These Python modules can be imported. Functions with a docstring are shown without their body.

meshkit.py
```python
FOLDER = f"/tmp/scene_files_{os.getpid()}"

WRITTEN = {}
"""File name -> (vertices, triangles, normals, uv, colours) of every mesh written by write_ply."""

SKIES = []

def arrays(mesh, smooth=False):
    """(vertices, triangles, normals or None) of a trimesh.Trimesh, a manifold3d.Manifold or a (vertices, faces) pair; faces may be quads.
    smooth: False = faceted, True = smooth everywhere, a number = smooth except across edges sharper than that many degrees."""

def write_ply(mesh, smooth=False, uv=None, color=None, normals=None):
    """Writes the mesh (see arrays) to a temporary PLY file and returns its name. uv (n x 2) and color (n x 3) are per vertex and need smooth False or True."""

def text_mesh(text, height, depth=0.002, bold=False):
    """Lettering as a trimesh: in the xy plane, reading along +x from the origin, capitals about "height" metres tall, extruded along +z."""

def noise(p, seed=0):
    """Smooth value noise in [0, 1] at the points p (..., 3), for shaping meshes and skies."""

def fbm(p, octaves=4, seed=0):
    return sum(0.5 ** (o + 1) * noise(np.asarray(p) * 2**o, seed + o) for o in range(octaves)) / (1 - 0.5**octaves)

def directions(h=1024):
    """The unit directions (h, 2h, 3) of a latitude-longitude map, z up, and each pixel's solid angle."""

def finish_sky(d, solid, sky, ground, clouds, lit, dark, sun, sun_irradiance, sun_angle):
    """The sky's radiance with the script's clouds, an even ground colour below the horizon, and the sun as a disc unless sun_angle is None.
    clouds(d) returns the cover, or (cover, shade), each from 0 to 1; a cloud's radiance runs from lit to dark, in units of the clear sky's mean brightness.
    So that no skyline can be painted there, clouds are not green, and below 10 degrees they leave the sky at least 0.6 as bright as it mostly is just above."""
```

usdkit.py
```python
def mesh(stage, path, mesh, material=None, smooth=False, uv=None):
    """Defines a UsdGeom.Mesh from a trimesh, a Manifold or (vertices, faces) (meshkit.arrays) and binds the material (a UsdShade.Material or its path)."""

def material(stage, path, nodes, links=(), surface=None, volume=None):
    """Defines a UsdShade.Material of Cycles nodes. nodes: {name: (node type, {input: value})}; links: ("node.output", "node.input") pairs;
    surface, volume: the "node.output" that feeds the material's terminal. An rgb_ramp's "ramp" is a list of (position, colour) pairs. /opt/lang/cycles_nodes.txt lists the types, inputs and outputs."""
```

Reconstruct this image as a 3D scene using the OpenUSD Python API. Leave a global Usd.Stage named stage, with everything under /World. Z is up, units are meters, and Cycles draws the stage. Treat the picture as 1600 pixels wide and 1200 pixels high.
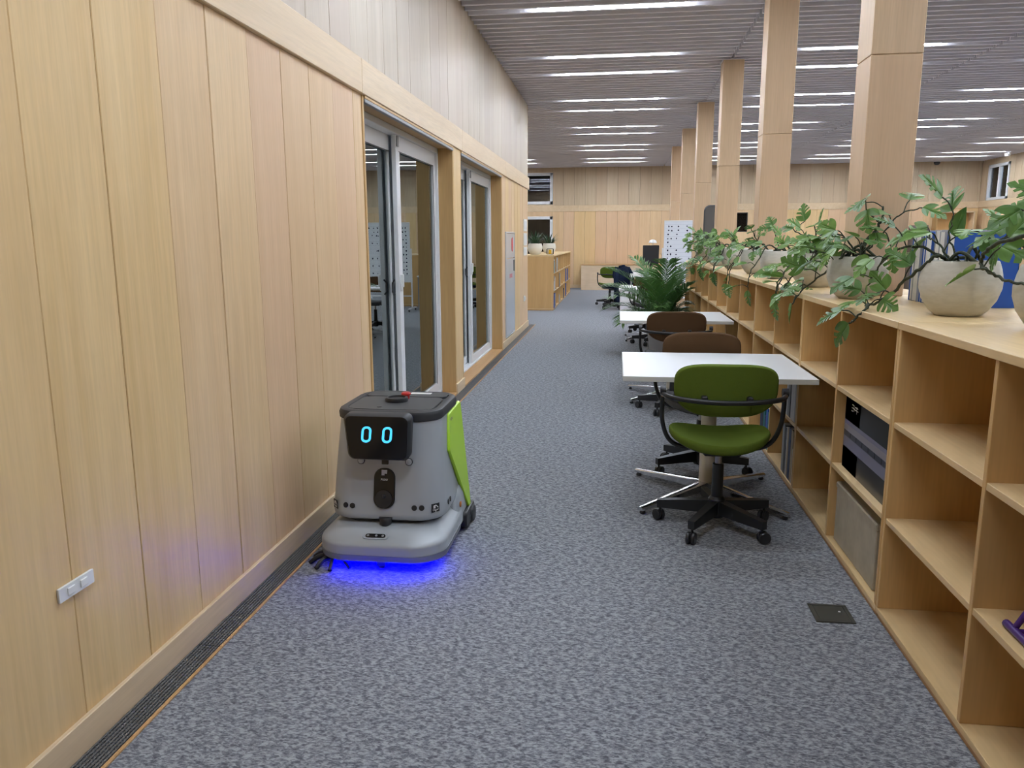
import math
import numpy as np
import trimesh, manifold3d, shapely
from shapely.geometry import Polygon, box as sbox
from shapely import affinity, union_all
import usdkit, meshkit
from pxr import Usd, UsdGeom, UsdShade, UsdLux, Gf, Sdf, Vt

stage = Usd.Stage.CreateInMemory()
UsdGeom.SetStageUpAxis(stage, UsdGeom.Tokens.z)
UsdGeom.SetStageMetersPerUnit(stage, 1.0)
UsdGeom.Xform.Define(stage, '/World')
UsdGeom.Scope.Define(stage, '/World/Looks')
PI = math.pi

# ------------------------------------------------------------ camera, night sky, exposure
F_PX = 1214.5
EXPOSURE = 2.45
LAMP_POWER = 9.0
cam = UsdGeom.Camera.Define(stage, '/World/Camera')
cam.CreateHorizontalApertureAttr(36.0)
cam.CreateVerticalApertureAttr(27.0)
cam.CreateFocalLengthAttr(36.0 * F_PX / 1600)
cam.CreateClippingRangeAttr(Gf.Vec2f(0.05, 200))
cam.CreateExposureAttr(EXPOSURE)
def camera_axes(VX=964.0, VY=375.9, roll=0.0205):
    y = np.array([VX - 800, 600 - VY, -F_PX]); y /= np.linalg.norm(y)
    z = np.array([math.sin(roll), math.cos(roll), 0.0]); z -= y * (z @ y); z /= np.linalg.norm(z)
    return np.stack([np.cross(y, z), y, z])
_R = camera_axes()
_m = Gf.Matrix4d(1.0)
for i in range(3):
    _m.SetRow(i, Gf.Vec4d(_R[0][i], _R[1][i], _R[2][i], 0))
_m.SetRow(3, Gf.Vec4d(0, 0, 1.45, 1))
cam.AddTransformOp().Set(_m)

dome = UsdLux.DomeLight.Define(stage, '/World/NightSky')
dome.CreateColorAttr(Gf.Vec3f(0.02, 0.03, 0.05))
dome.CreateIntensityAttr(0.3)

# ------------------------------------------------------------ naming and prims
_used = {}
def numbered(parent, name):
    k = (parent, name); n = _used.get(k, 0); _used[k] = n + 1
    return f'{parent}/{name}' + (f'_{n:03d}' if n else '')
def cdata(prim, label=None, cat=None, group=None, kind=None):
    for k, v in (('label', label), ('category', cat), ('group', group), ('kind', kind)):
        if v: prim.SetCustomDataByKey(k, v)
def path_of(parent):
    return '/World' if parent is None else (parent if isinstance(parent, str) else str(parent.GetPath()))
def obj(name, mesh, m, parent=None, smooth=False, label=None, cat=None, group=None, kind=None):
    p = numbered(path_of(parent), name)
    pr = usdkit.mesh(stage, p, mesh, m, smooth=smooth).GetPrim()
    cdata(pr, label, cat, group, kind)
    return pr
def thing(name, label, cat, loc=(0, 0, 0), rot=0.0, group=None, kind=None, parent=None):
    x = UsdGeom.Xform.Define(stage, numbered(path_of(parent), name))
    if parent is None:
        x.AddTranslateOp().Set(Gf.Vec3d(*map(float, loc)))
        x.AddRotateZOp().Set(float(math.degrees(rot)))
    cdata(x.GetPrim(), label, cat, group, kind)
    return x.GetPrim()
def part(name, parent):
    return UsdGeom.Xform.Define(stage, numbered(path_of(parent), name)).GetPrim()
def dup(src, loc, rot, label, group=None, name=None):
    n = name or src.GetName()
    while n[-4:-3] == '_' and n[-3:].isdigit(): n = n[:-4]
    r = thing(n, label, src.GetCustomDataByKey('category'), loc, rot, group or src.GetCustomDataByKey('group'))
    r.GetReferences().AddInternalReference(src.GetPath()); r.SetInstanceable(True)
    return r

# ------------------------------------------------------------ mesh helpers
def cat(*ms):
    V, F, o = [], [], 0
    for v, f in ms:
        v = np.asarray(v, float); f = np.asarray(f, int)
        if f.shape[1] == 4: f = np.vstack([f[:, [0, 1, 2]], f[:, [0, 2, 3]]])
        V.append(v); F.append(f + o); o += len(v)
    return np.vstack(V), np.vstack(F)
_Q = np.array([[0, 2, 3, 1], [4, 5, 7, 6], [0, 1, 5, 4], [2, 6, 7, 3], [0, 4, 6, 2], [1, 3, 7, 5]])
def hull(pts):
    m = manifold3d.Manifold.hull_points(np.asarray(pts, float)).to_mesh()
    return np.array(m.vert_properties[:, :3], float), np.array(m.tri_verts, int)
def bx(x0, x1, y0, y1, z0, z1, c=0.0):
    """box with chamfered edges"""
    if x1 < x0: x0, x1 = x1, x0
    if y1 < y0: y0, y1 = y1, y0
    if z1 < z0: z0, z1 = z1, z0
    c = min(c, (x1 - x0) / 2.2, (y1 - y0) / 2.2, (z1 - z0) / 2.2)
    if c <= 0:
        v = np.array([[x, y, z] for z in (z0, z1) for y in (y0, y1) for x in (x0, x1)])
        return v, np.vstack([_Q[:, [0, 1, 2]], _Q[:, [0, 2, 3]]])
    P = []
    for sx, x in ((1, x0), (-1, x1)):
        for sy, y in ((1, y0), (-1, y1)):
            for sz, z in ((1, z0), (-1, z1)):
                P += [(x + sx * c, y + sy * c, z), (x + sx * c, y, z + sz * c), (x, y + sy * c, z + sz * c)]
    return hull(P)
def xf(m, rz=0, rx=0, ry=0, t=(0, 0, 0), s=1.0):
    v, f = m; v = np.asarray(v, float) * s
    for ax, a in ((0, rx), (1, ry), (2, rz)):
        if a:
            c, sn = math.cos(a), math.sin(a); i, j = [(1, 2), (2, 0), (0, 1)][ax]
            w = v.copy(); w[:, i] = c * v[:, i] - sn * v[:, j]; w[:, j] = sn * v[:, i] + c * v[:, j]; v = w
    return v + np.asarray(t, float), f
def ring_mesh(rings, cap0=True, cap1=True, closed=True):
    """rings: list of (n,3) arrays, all the same n"""
    n = len(rings[0]); V = np.vstack(rings); Fq = []
    for i in range(len(rings) - 1):
        a = i * n; b = a + n
        for k in range(n if closed else n - 1):
            k2 = (k + 1) % n
            Fq.append((a + k, a + k2, b + k2)); Fq.append((a + k, b + k2, b + k))
    V = list(V)
    if cap0:
        c = len(V); V.append(np.mean(rings[0], 0)); Fq += [(c, (k + 1) % n, k) for k in range(n)]
    if cap1:
        c = len(V); V.append(np.mean(rings[-1], 0)); o = (len(rings) - 1) * n; Fq += [(c, o + k, o + (k + 1) % n) for k in range(n)]
    return np.array(V), np.array(Fq)
def smooth_path(P, n=6):
    P = np.asarray(P, float)
    if len(P) < 3: return P
    Q = np.vstack([2 * P[0] - P[1], P, 2 * P[-1] - P[-2]]); out = []
    for i in range(1, len(Q) - 2):
        p0, p1, p2, p3 = Q[i - 1:i + 3]
        for t in np.linspace(0, 1, n, endpoint=False):
            out.append(.5 * (2 * p1 + (p2 - p0) * t + (2 * p0 - 5 * p1 + 4 * p2 - p3) * t * t + (3 * p1 - p0 - 3 * p2 + p3) * t ** 3))
    out.append(P[-1]); return np.array(out)
def tube(P, r, n=8):
    P = np.asarray(P, float); r = np.broadcast_to(r, len(P)); T = np.gradient(P, axis=0)
    T /= np.linalg.norm(T, axis=1, keepdims=True) + 1e-12
    u = np.cross(T[0], [0, 0, 1.0])
    if np.linalg.norm(u) < .1: u = np.cross(T[0], [1.0, 0, 0])
    u /= np.linalg.norm(u); rings = []; a = np.arange(n) / n * 2 * PI
    for p, t, rr in zip(P, T, r):
        u = u - t * (u @ t); u /= np.linalg.norm(u); w = np.cross(t, u)
        rings.append(p + rr * (np.cos(a)[:, None] * u + np.sin(a)[:, None] * w))
    return ring_mesh(rings)
def lathe(prof, n=32, t=(0, 0, 0)):
    a = np.arange(n) / n * 2 * PI
    rings = [np.stack([r * np.cos(a), r * np.sin(a), np.full(n, z)], 1) for r, z in prof]
    v, f = ring_mesh(rings); return v + np.asarray(t, float), f
def rrect(hx0, hx1, hy0, hy1, r, n=8):
    """rounded rectangle outline, ccw"""
    o = []
    for cx, cy, a0 in ((hx1 - r, hy1 - r, 0), (hx0 + r, hy1 - r, PI / 2), (hx0 + r, hy0 + r, PI), (hx1 - r, hy0 + r, 1.5 * PI)):
        for a in np.linspace(a0, a0 + PI / 2, n): o.append((cx + r * math.cos(a), cy + r * math.sin(a)))
    return np.array(o)
def plate(outline, d, c=0.0, axis='z', at=0.0):
    """a 2-D convex outline (n,2) extruded by d with a small bevel; axis: direction of extrusion"""
    P = np.asarray(outline, float); cen = P.mean(0)
    def ins(k):
        q = P - cen; l = np.linalg.norm(q, axis=1, keepdims=True); return cen + q * (1 - k / l)
    rings = [(ins(c), 0.0), (P, c), (P, d - c), (ins(c), d)] if c else [(P, 0.0), (P, d)]
    v, f = ring_mesh([np.column_stack([q, np.full(len(q), z)]) for q, z in rings])
    return orient((v, f), axis, at)
def orient(m, axis, at=0.0):
    v, f = m
    if axis == 'z': v = v + [0, 0, at]
    elif axis == '-y': v = np.column_stack([v[:, 0], -v[:, 2] + at, v[:, 1]])      # outline (x,z), grows towards -y
    elif axis == 'x': v = np.column_stack([v[:, 2] + at, v[:, 0], v[:, 1]])        # outline (y,z), grows towards +x
    return v, f
def poly(pg, d, axis='z', at=0.0):
    ms = []
    for g in getattr(pg, 'geoms', [pg]):
        t = trimesh.creation.extrude_polygon(g, d, engine='earcut'); ms.append((np.array(t.vertices), np.array(t.faces)))
    return orient(cat(*ms), axis, at)
def tmesh(t): return np.array(t.vertices), np.array(t.faces)
def on_front(m, x, y, z, tilt=0.0):
    """lettering or a plate drawn in xy (thickness +z) stood up to face -y"""
    v, f = m
    v = np.column_stack([v[:, 0], -v[:, 2], v[:, 1]])
    return xf((v, f), rx=tilt, t=(x, y, z))

# ------------------------------------------------------------ materials
LK = '/World/Looks/'
def plain(name, col, rough=.5, metal=0.0, spec=.5, emit=None, power=0.0, bump=None, **kw):
    p = {'base_color': col, 'roughness': rough, 'metallic': metal, 'specular_ior_level': spec, **kw}
    if emit: p.update(emission_color=emit, emission_strength=power)
    n = {'p': ('principled_bsdf', p)}; l = []
    if bump:
        n.update(g=('texture_coordinate', {}), n=('noise_texture', {'scale': bump[0], 'detail': 3.0}), b=('bump', {'strength': bump[1], 'distance': bump[2]}))
        l += [('g.object', 'n.vector'), ('n.fac', 'b.height'), ('b.normal', 'p.normal')]
    return usdkit.material(stage, LK + name, n, l, surface='p.BSDF')
def speckle(name, a, b, scale, rough=.6, bump=.1, stretch=(1, 1, 1), spec=.4, lo=.35, hi=.65):
    return usdkit.material(stage, LK + name, {
        'g': ('geometry', {}), 'm': ('mapping', {'scale': stretch}), 'n': ('noise_texture', {'scale': scale, 'detail': 4.0, 'roughness': .6}),
        'r': ('rgb_ramp', {'ramp': [(lo, a), (hi, b)]}), 'b': ('bump', {'strength': bump, 'distance': .004}),
        'p': ('principled_bsdf', {'roughness': rough, 'specular_ior_level': spec})},
        [('g.position', 'm.vector'), ('m.vector', 'n.vector'), ('n.fac', 'r.fac'), ('r.color', 'p.base_color'), ('n.fac', 'b.height'), ('b.normal', 'p.normal')], surface='p.BSDF')
def wood(name, a, b, pink, stretch=(9, 9, .45), rough=.42, vary=.5, spec=.35):
    """pale sheet wood; a, b: grain tones; pink: the redder tone some boards take (by object)"""
    return usdkit.material(stage, LK + name, {
        'g': ('geometry', {}), 'oi': ('object_info', {}),
        'off': ('vector_math', {'math_type': 'multiply_add', 'vector2': (1, 1, 1)}), 'ov': ('combine_xyz', {}),
        'k': ('math', {'math_type': 'multiply', 'value2': 37.0}),
        'm': ('mapping', {'scale': stretch}), 'n': ('noise_texture', {'scale': 1.0, 'detail': 5.0, 'roughness': .62, 'distortion': .3}),
        'm2': ('mapping', {'scale': tuple(9 * s for s in stretch)}), 'n2': ('noise_texture', {'scale': 1.0, 'detail': 3.0, 'roughness': .6}),
        'r': ('rgb_ramp', {'ramp': [(.28, a), (.72, b)]}),
        'r2': ('rgb_ramp', {'ramp': [(.3, (.86, .86, .86)), (.7, (1.08, 1.08, 1.08))]}),
        'mul': ('mix_color', {'blend_type': 'multiply', 'fac': .55, 'use_clamp': False}),
        'pf': ('math', {'math_type': 'multiply', 'value2': vary}), 'mp': ('mix_color', {'b': pink}),
        'bb': ('bump', {'strength': .12, 'distance': .0012}),
        'p': ('principled_bsdf', {'roughness': rough, 'specular_ior_level': spec})},
        [('oi.random', 'k.value1'), ('k.value', 'ov.x'), ('k.value', 'ov.y'), ('k.value', 'ov.z'), ('g.position', 'off.vector1'), ('ov.vector', 'off.vector3'),
         ('off.vector', 'm.vector'), ('off.vector', 'm2.vector'), ('m.vector', 'n.vector'), ('m2.vector', 'n2.vector'), ('n.fac', 'r.fac'), ('n2.fac', 'r2.fac'),
         ('r.color', 'mul.a'), ('r2.color', 'mul.b'), ('oi.random', 'pf.value1'), ('pf.value', 'mp.fac'), ('mul.result', 'mp.a'),
         ('mp.result', 'p.base_color'), ('n2.fac', 'bb.height'), ('bb.normal', 'p.normal')], surface='p.BSDF')

W_A, W_B, W_P = (.67, .455, .235), (.80, .59, .345), (.68, .455, .285)
WOOD = wood('board_wood', W_A, W_B, W_P)
WOOD2 = wood('board_wood_rosy', (.665, .435, .245), (.77, .545, .34), W_P)
WOOD3 = wood('board_wood_honey', (.68, .46, .21), (.79, .575, .30), (.72, .50, .26))
WOODUP = wood('upper_board_wood', (.50, .41, .29), (.63, .535, .41), (.50, .39, .30), vary=.7)
WOODFAR = wood('far_upper_wood', (.54, .42, .27), (.66, .535, .37), (.56, .40, .26), vary=.6)
BEAM = wood('beam_wood', (.66, .49, .30), (.74, .58, .38), (.70, .52, .32), stretch=(9, .5, 9), vary=.3)
COLW = wood('column_wood', (.60, .42, .25), (.69, .50, .315), (.62, .41, .255), stretch=(11, 11, .5), vary=.5)
JAMB = wood('jamb_wood', (.52, .32, .125), (.60, .39, .17), (.55, .34, .14), stretch=(9, 9, .5), vary=.3)
SHELF_V = wood('shelf_wood_upright', (.57, .35, .135), (.69, .46, .205), (.60, .365, .15), stretch=(9, 9, .6), vary=.4)
SHELF_H = wood('shelf_wood_level', (.63, .435, .205), (.75, .56, .305), (.65, .45, .225), stretch=(7, .7, 7), vary=.4)
SILL = wood('sill_wood', (.50, .28, .11), (.58, .35, .16), (.5, .28, .12), stretch=(9, .5, 9), vary=.2)
PALEW = wood('pale_counter_wood', (.68, .51, .33), (.76, .60, .42), (.7, .52, .36), stretch=(.6, 9, 9), vary=.1)
SLAT = wood('slat_wood', (.72, .70, .74), (.82, .80, .84), (.76, .735, .77), stretch=(.5, 9, 9), vary=.4, rough=.6)
CORE = plain('dark_core', (.10, .065, .04), .9)
PLENUM = plain('plenum_board', (.30, .28, .27), .9)
ALU = plain('light_grey_aluminium', (.74, .75, .76), .38, .0)
ALUD = plain('grey_aluminium', (.30, .31, .32), .4, .4)
WHITE = plain('white_enamel', (.80, .80, .80), .35)
WHITEP = plain('white_plastic', (.78, .78, .76), .4)
BLACKP = plain('black_plastic', (.018, .018, .02), .42)
BLACKM = plain('black_metal', (.013, .0135, .014), .38, bump=(160, .05, .001))
DGREY = plain('dark_grey_plastic', (.045, .047, .05), .5)
GRD0 = plain('night_black', (.006, .007, .010), .95, spec=.05)
CHROME = plain('polished_aluminium', (.75, .75, .76), .14, 1.0)
BEIGE = plain('beige_steel', (.60, .55, .45), .4)
DESKW = plain('white_desk_laminate', (.80, .82, .83), .38)
GREEN = speckle('green_fabric', (.085, .125, .014), (.12, .17, .024), 420, .95, .35, spec=.15)
BROWN = speckle('brown_fabric', (.075, .040, .018), (.115, .062, .030), 420, .95, .35, spec=.15)
GREYF = speckle('grey_fabric', (.10, .10, .105), (.16, .16, .165), 420, .95, .35, spec=.15)
NAVY = speckle('navy_fabric', (.008, .012, .03), (.02, .028, .055), 90, .95, .3, spec=.1)
POT = speckle('pot_ceramic', (.50, .48, .41), (.57, .55, .48), 22, .55, .12, stretch=(1, 1, 3))
POTW = plain('white_pot', (.72, .70, .62), .5)
SOIL = speckle('soil', (.02, .014, .009), (.06, .04, .025), 90, 1.0, .9)
STEM = speckle('vine_bark', (.020, .028, .016), (.06, .07, .035), 60, .7, .4)
PALMST = plain('palm_stem', (.16, .19, .05), .6)
def leafmat(name, a, b, scale=18):
    return usdkit.material(stage, LK + name, {
        'g': ('geometry', {}), 'oi': ('object_info', {}), 'n': ('noise_texture', {'scale': scale, 'detail': 3.0}), 'ad': ('math', {'math_type': 'multiply_add', 'value2': .6}),
        'm0': ('math', {'math_type': 'multiply', 'value2': .45}),
        'r': ('rgb_ramp', {'ramp': [(.25, a), (.8, b)]}), 'p': ('principled_bsdf', {'roughness': .38, 'specular_ior_level': .5}),
        't': ('translucent_bsdf', {}), 'x': ('mix_closure', {'fac': .22})},
        [('g.position', 'n.vector'), ('oi.random', 'm0.value1'), ('n.fac', 'ad.value1'), ('m0.value', 'ad.value3'), ('ad.value', 'r.fac'), ('r.color', 'p.base_color'),
         ('r.color', 't.color'), ('p.BSDF', 'x.closure1'), ('t.BSDF', 'x.closure2')], surface='x.closure')
LEAF = leafmat('monstera_leaf', (.055, .14, .030), (.17, .31, .06))
PALM = leafmat('palm_leaf', (.035, .10, .028), (.10, .22, .05), 6)
DRAC = leafmat('spiky_leaf', (.016, .045, .022), (.04, .09, .035), 6)
LAMP = plain('lamp_diffuser', (.9, .9, .9), .5, emit=(.88, .97, 1.10), power=LAMP_POWER)
GLASS = usdkit.material(stage, LK + 'window_glass', {
    'f': ('fresnel', {'IOR': 4.6}), 't': ('transparent_bsdf', {'color': (.80, .86, .85)}), 'gl': ('glossy_bsdf', {'color': (.86, .93, .92), 'roughness': .004}),
    'm': ('mix_closure', {})}, [('f.fac', 'm.fac'), ('t.BSDF', 'm.closure1'), ('gl.BSDF', 'm.closure2')], surface='m.closure')
GLASSN = usdkit.material(stage, LK + 'clear_window_glass', {
    'f': ('fresnel', {'IOR': 1.5}), 't': ('transparent_bsdf', {'color': (.85, .88, .88)}), 'gl': ('glossy_bsdf', {'color': (.95, .97, 1.0), 'roughness': .003}),
    'm': ('mix_closure', {})}, [('f.fac', 'm.fac'), ('t.BSDF', 'm.closure1'), ('gl.BSDF', 'm.closure2')], surface='m.closure')
CARPET = usdkit.material(stage, LK + 'carpet_pile', {
    'g': ('geometry', {}),
    'm1': ('mapping', {'scale': (66, 120, 60), 'rotation': (0, 0, .55)}), 'n1': ('noise_texture', {'scale': 1.0, 'detail': 3.0, 'roughness': .55, 'distortion': .6}),
    'm2': ('mapping', {'scale': (34, 46, 30), 'rotation': (0, 0, .5)}), 'n2': ('noise_texture', {'scale': 1.0, 'detail': 3.0, 'roughness': .6}),
    'm3': ('mapping', {'scale': (420, 420, 300)}), 'n3': ('noise_texture', {'scale': 1.0, 'detail': 2.0}),
    'a': ('math', {'math_type': 'multiply_add', 'value2': .45}), 'h': ('math', {'math_type': 'multiply', 'value2': .62}),
    'a2': ('math', {'math_type': 'multiply_add', 'value2': .25}),
    'r': ('rgb_ramp', {'ramp': [(.53, (.085, .088, .108)), (.61, (.150, .157, .180)), (.665, (.225, .236, .256)), (.76, (.36, .378, .40))]}),
    'b': ('bump', {'strength': .5, 'distance': .006}),
    'p': ('principled_bsdf', {'roughness': 1.0, 'specular_ior_level': .08, 'sheen_weight': .12, 'sheen_roughness': .6})},
    [('g.position', 'm1.vector'), ('g.position', 'm2.vector'), ('g.position', 'm3.vector'), ('m1.vector', 'n1.vector'), ('m2.vector', 'n2.vector'), ('m3.vector', 'n3.vector'),
     ('n1.fac', 'h.value1'), ('n2.fac', 'a.value1'), ('h.value', 'a.value3'), ('n3.fac', 'a2.value1'), ('a.value', 'a2.value3'), ('a2.value', 'r.fac'), ('r.color', 'p.base_color'),
     ('a2.value', 'b.height'), ('b.normal', 'p.normal')], surface='p.BSDF')
def colour(name, c, rough=.55, **k): return plain(name, c, rough, **k)

# ------------------------------------------------------------ the setting
XW = -1.505                 # face of the boards of the left wall
ZC = 3.64                   # underside of the ceiling slats
YB, XR = 24.5, 10.3         # back wall, right wall
WEND = 13.35                # where the left wall ends
BW = .325                   # board pitch
rng = np.random.default_rng(11)

obj('floor', bx(-7.2, XR + .3, -4.3, YB + .3, -.06, 0), CARPET, kind='structure', label='blue-grey mottled carpet floor')

O1, O2 = (4.66, 7.20), (7.58, 10.25)       # the two glazed openings (y)
ZB0, ZB1 = 2.31, 2.495                     # beam
wl = thing('wall_left', 'left wall of pale vertical wooden boards with a beam', None, kind='structure')
core = [bx(-1.82, XW - .02, -4.0, O1[0] - .03, 0, 3.8), bx(-1.82, XW - .02, O1[0] - .03, O2[1] + .03, ZB0 + .02, 3.8), bx(-1.82, XW - .02, O1[1] + .03, O2[0] - .03, 0, ZB0 + .02),
        bx(-1.82, XW - .02, O2[1] + .03, WEND - .02, 0, 3.8)]
obj('core', cat(*core), CORE, wl)
def boards(parent, y0, y1, z0, z1, x=XW, mats=(WOOD, WOOD2, WOOD3), anchor=2.201, name='board', t=.02, gap=.0016):
    k = math.floor((y0 - anchor) / BW + 1e-6)
    while anchor + k * BW < y1 - 1e-6:
        a, b = max(y0, anchor + k * BW), min(y1, anchor + (k + 1) * BW)
        if b - a > .01:
            dx = rng.uniform(-.0012, .0012)
            obj(name, bx(x - t + dx, x + dx, a + gap, b - gap, z0, z1, .0022), mats[int(rng.integers(len(mats)))], parent)
        k += 1
boards(wl, -4.0, O1[0] - .03, 0, ZB0)
boards(wl, O2[1] + .045, WEND, 0, ZB0)
boards(wl, -1.5, WEND, ZB1, 3.7, mats=(WOODUP,), name='upper_board')
obj('upper_board', bx(XW - .02, XW, -4.0, -1.5, ZB1, 3.7), WOODUP, wl)
for a in np.arange(-4.4, WEND, 3.0):
    obj('beam', bx(XW - .05, -1.484, max(a, -4.0) + .0012, min(a + 3.0, WEND + .07) - .0012, ZB0 - .012, ZB1, .004), BEAM, wl)
obj('end_board', bx(-1.82, XW - .001, WEND, WEND + .02, 0, 3.7, .002), WOOD, wl)
# post and jambs of the openings, wooden soffit and sill
for (a, b) in (O1, O2):
    obj('jamb', bx(-1.80, XW + .006, a - .03, a, 0, ZB0 - .012, .003), JAMB, wl)
    obj('jamb', bx(-1.80, XW + .004, b, b + .03, 0, ZB0 - .012, .003), JAMB, wl)
    obj('soffit', bx(-1.80, -1.49, a, b, ZB0 - .030, ZB0 - .012, .002), JAMB, wl)
    obj('sill', bx(-1.78, -1.488, a, b, -.005, .022, .003), SILL, wl)
    obj('blind_track', bx(-1.518, -1.490, a, b, ZB0 - .052, ZB0 - .030, .003), ALUD, wl)
obj('post_board', bx(XW - .02, XW + .006, O1[1] + .031, O2[0] - .031, 0, ZB0 - .012, .003), WOOD3, wl)
obj('trim_strip', bx(XW - .015, XW + .012, O2[1] + .030, O2[1] + .044, 0, ZB0 - .012, .003), WOOD, wl)

bl = thing('baseboard_left', 'wooden baseboard along the left wall', None, kind='structure')
for a, b in ((-4.0, O1[0] - .03), (O1[1], O2[0]), (O2[1] + .045, WEND + .02)):
    obj('board', bx(XW, -1.488, a, b, 0, .103, .003), BEAM, bl)

# outer walls of the left bay, back, right, front
def xboards(parent, x0, x1, z0, z1, y, mats, name='board', pitch=.33, t=.02):
    for a in np.arange(x0, x1 - .02, pitch):
        b = min(a + pitch, x1); d = rng.uniform(-.001, .001)
        obj(name, bx(a + .0018, b - .0018, y + d, y + t + d, z0, z1, .0025), mats[int(rng.integers(len(mats)))], parent)
wb = thing('wall_back', 'far end wall of pale vertical boards with a band', None, kind='structure')
WIN = [(-4.4, -1.98, 2.555, 3.50), (-4.4, -1.98, .9, 2.19)]
DW = (3.45, 3.86, 1.70, 2.26)
obj('core', cat(bx(-7.2, -4.4, YB + .02, YB + .25, 0, 3.8), bx(-4.4, -1.98, YB + .02, YB + .25, 0, .9), bx(-4.4, -1.98, YB + .02, YB + .25, 2.19, 2.555), bx(-4.4, -1.98, YB + .02, YB + .25, 3.5, 3.8),
                bx(-1.98, DW[0], YB + .02, YB + .25, 0, 3.8), bx(DW[0], DW[1], YB + .02, YB + .25, 0, DW[2]), bx(DW[0], DW[1], YB + .02, YB + .25, DW[3], 3.8), bx(DW[1], XR, YB + .02, YB + .25, 0, 3.8)), CORE, wb)
xboards(wb, -1.98, DW[0], 0, 2.335, YB, (WOOD, WOOD2, WOOD3)); xboards(wb, DW[1], XR, 0, 2.335, YB, (WOOD, WOOD2, WOOD3))
obj('board', bx(DW[0], DW[1], YB, YB + .02, 0, DW[2]), WOOD, wb); obj('board', bx(DW[0], DW[1], YB, YB + .02, DW[3], 2.335), WOOD, wb); obj('board', bx(-4.4, -1.98, YB, YB + .02, 2.19, 2.335), WOOD, wb); obj('upper_board', bx(-4.4, -1.98, YB, YB + .02, 2.52, 2.555), WOODFAR, wb)
xboards(wb, -1.98, XR, 2.52, 3.8, YB, (WOODFAR,), name='upper_board')
obj('board', bx(-7.2, -4.4, YB, YB + .02, 0, 3.8), WOOD, wb); obj('board', bx(-4.4, -1.98, YB, YB + .02, 0, .9), WOOD, wb); obj('upper_board', bx(-4.4, -1.98, YB, YB + .02, 3.5, 3.8), WOODFAR, wb)
for a in np.arange(-7.2, XR - .1, 3.0):
    obj('band', bx(a + .001, min(a + 3.0, XR) - .001, YB - .018, YB + .02, 2.335, 2.52, .003), BEAM, wb)
obj('baseboard_back', bx(-7.2, XR, YB - .018, YB, 0, .1, .003), BEAM, kind='structure', label='wooden baseboard along the far wall')
wr = thing('wall_right', 'right wall of pale vertical boards', None, kind='structure')
RW = (22.85, 24.05, 2.52, 3.48)
obj('core', cat(bx(XR + .02, XR + .25, -4.3, RW[0], 0, 3.8), bx(XR + .02, XR + .25, RW[1], YB + .3, 0, 3.8), bx(XR + .02, XR + .25, RW[0], RW[1], 0, RW[2]), bx(XR + .02, XR + .25, RW[0], RW[1], RW[3], 3.8)), CORE, wr)
for a in np.arange(14.0, YB, .33):
    b = min(a + .33, YB)
    for z0, z1, mm in ((0, 2.335, WOOD), (2.52, 3.8, WOODFAR)):
        if z0 > 1 and b > RW[0] and a < RW[1]:
            if a < RW[0]: obj('board', bx(XR, XR + .02, a + .0018, RW[0], z0, z1), mm, wr)
            if b > RW[1]: obj('board', bx(XR, XR + .02, RW[1], b - .0018, z0, z1), mm, wr)
            obj('board', bx(XR, XR + .02, max(a, RW[0]), min(b, RW[1]), RW[3], z1), mm, wr)
        else:
            obj('board', bx(XR, XR + .02, a + .0018, b - .0018, z0, z1, .002), mm, wr)
obj('panel', bx(XR, XR + .02, -4.3, 14.0, 0, 3.8), WOOD, wr)
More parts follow.
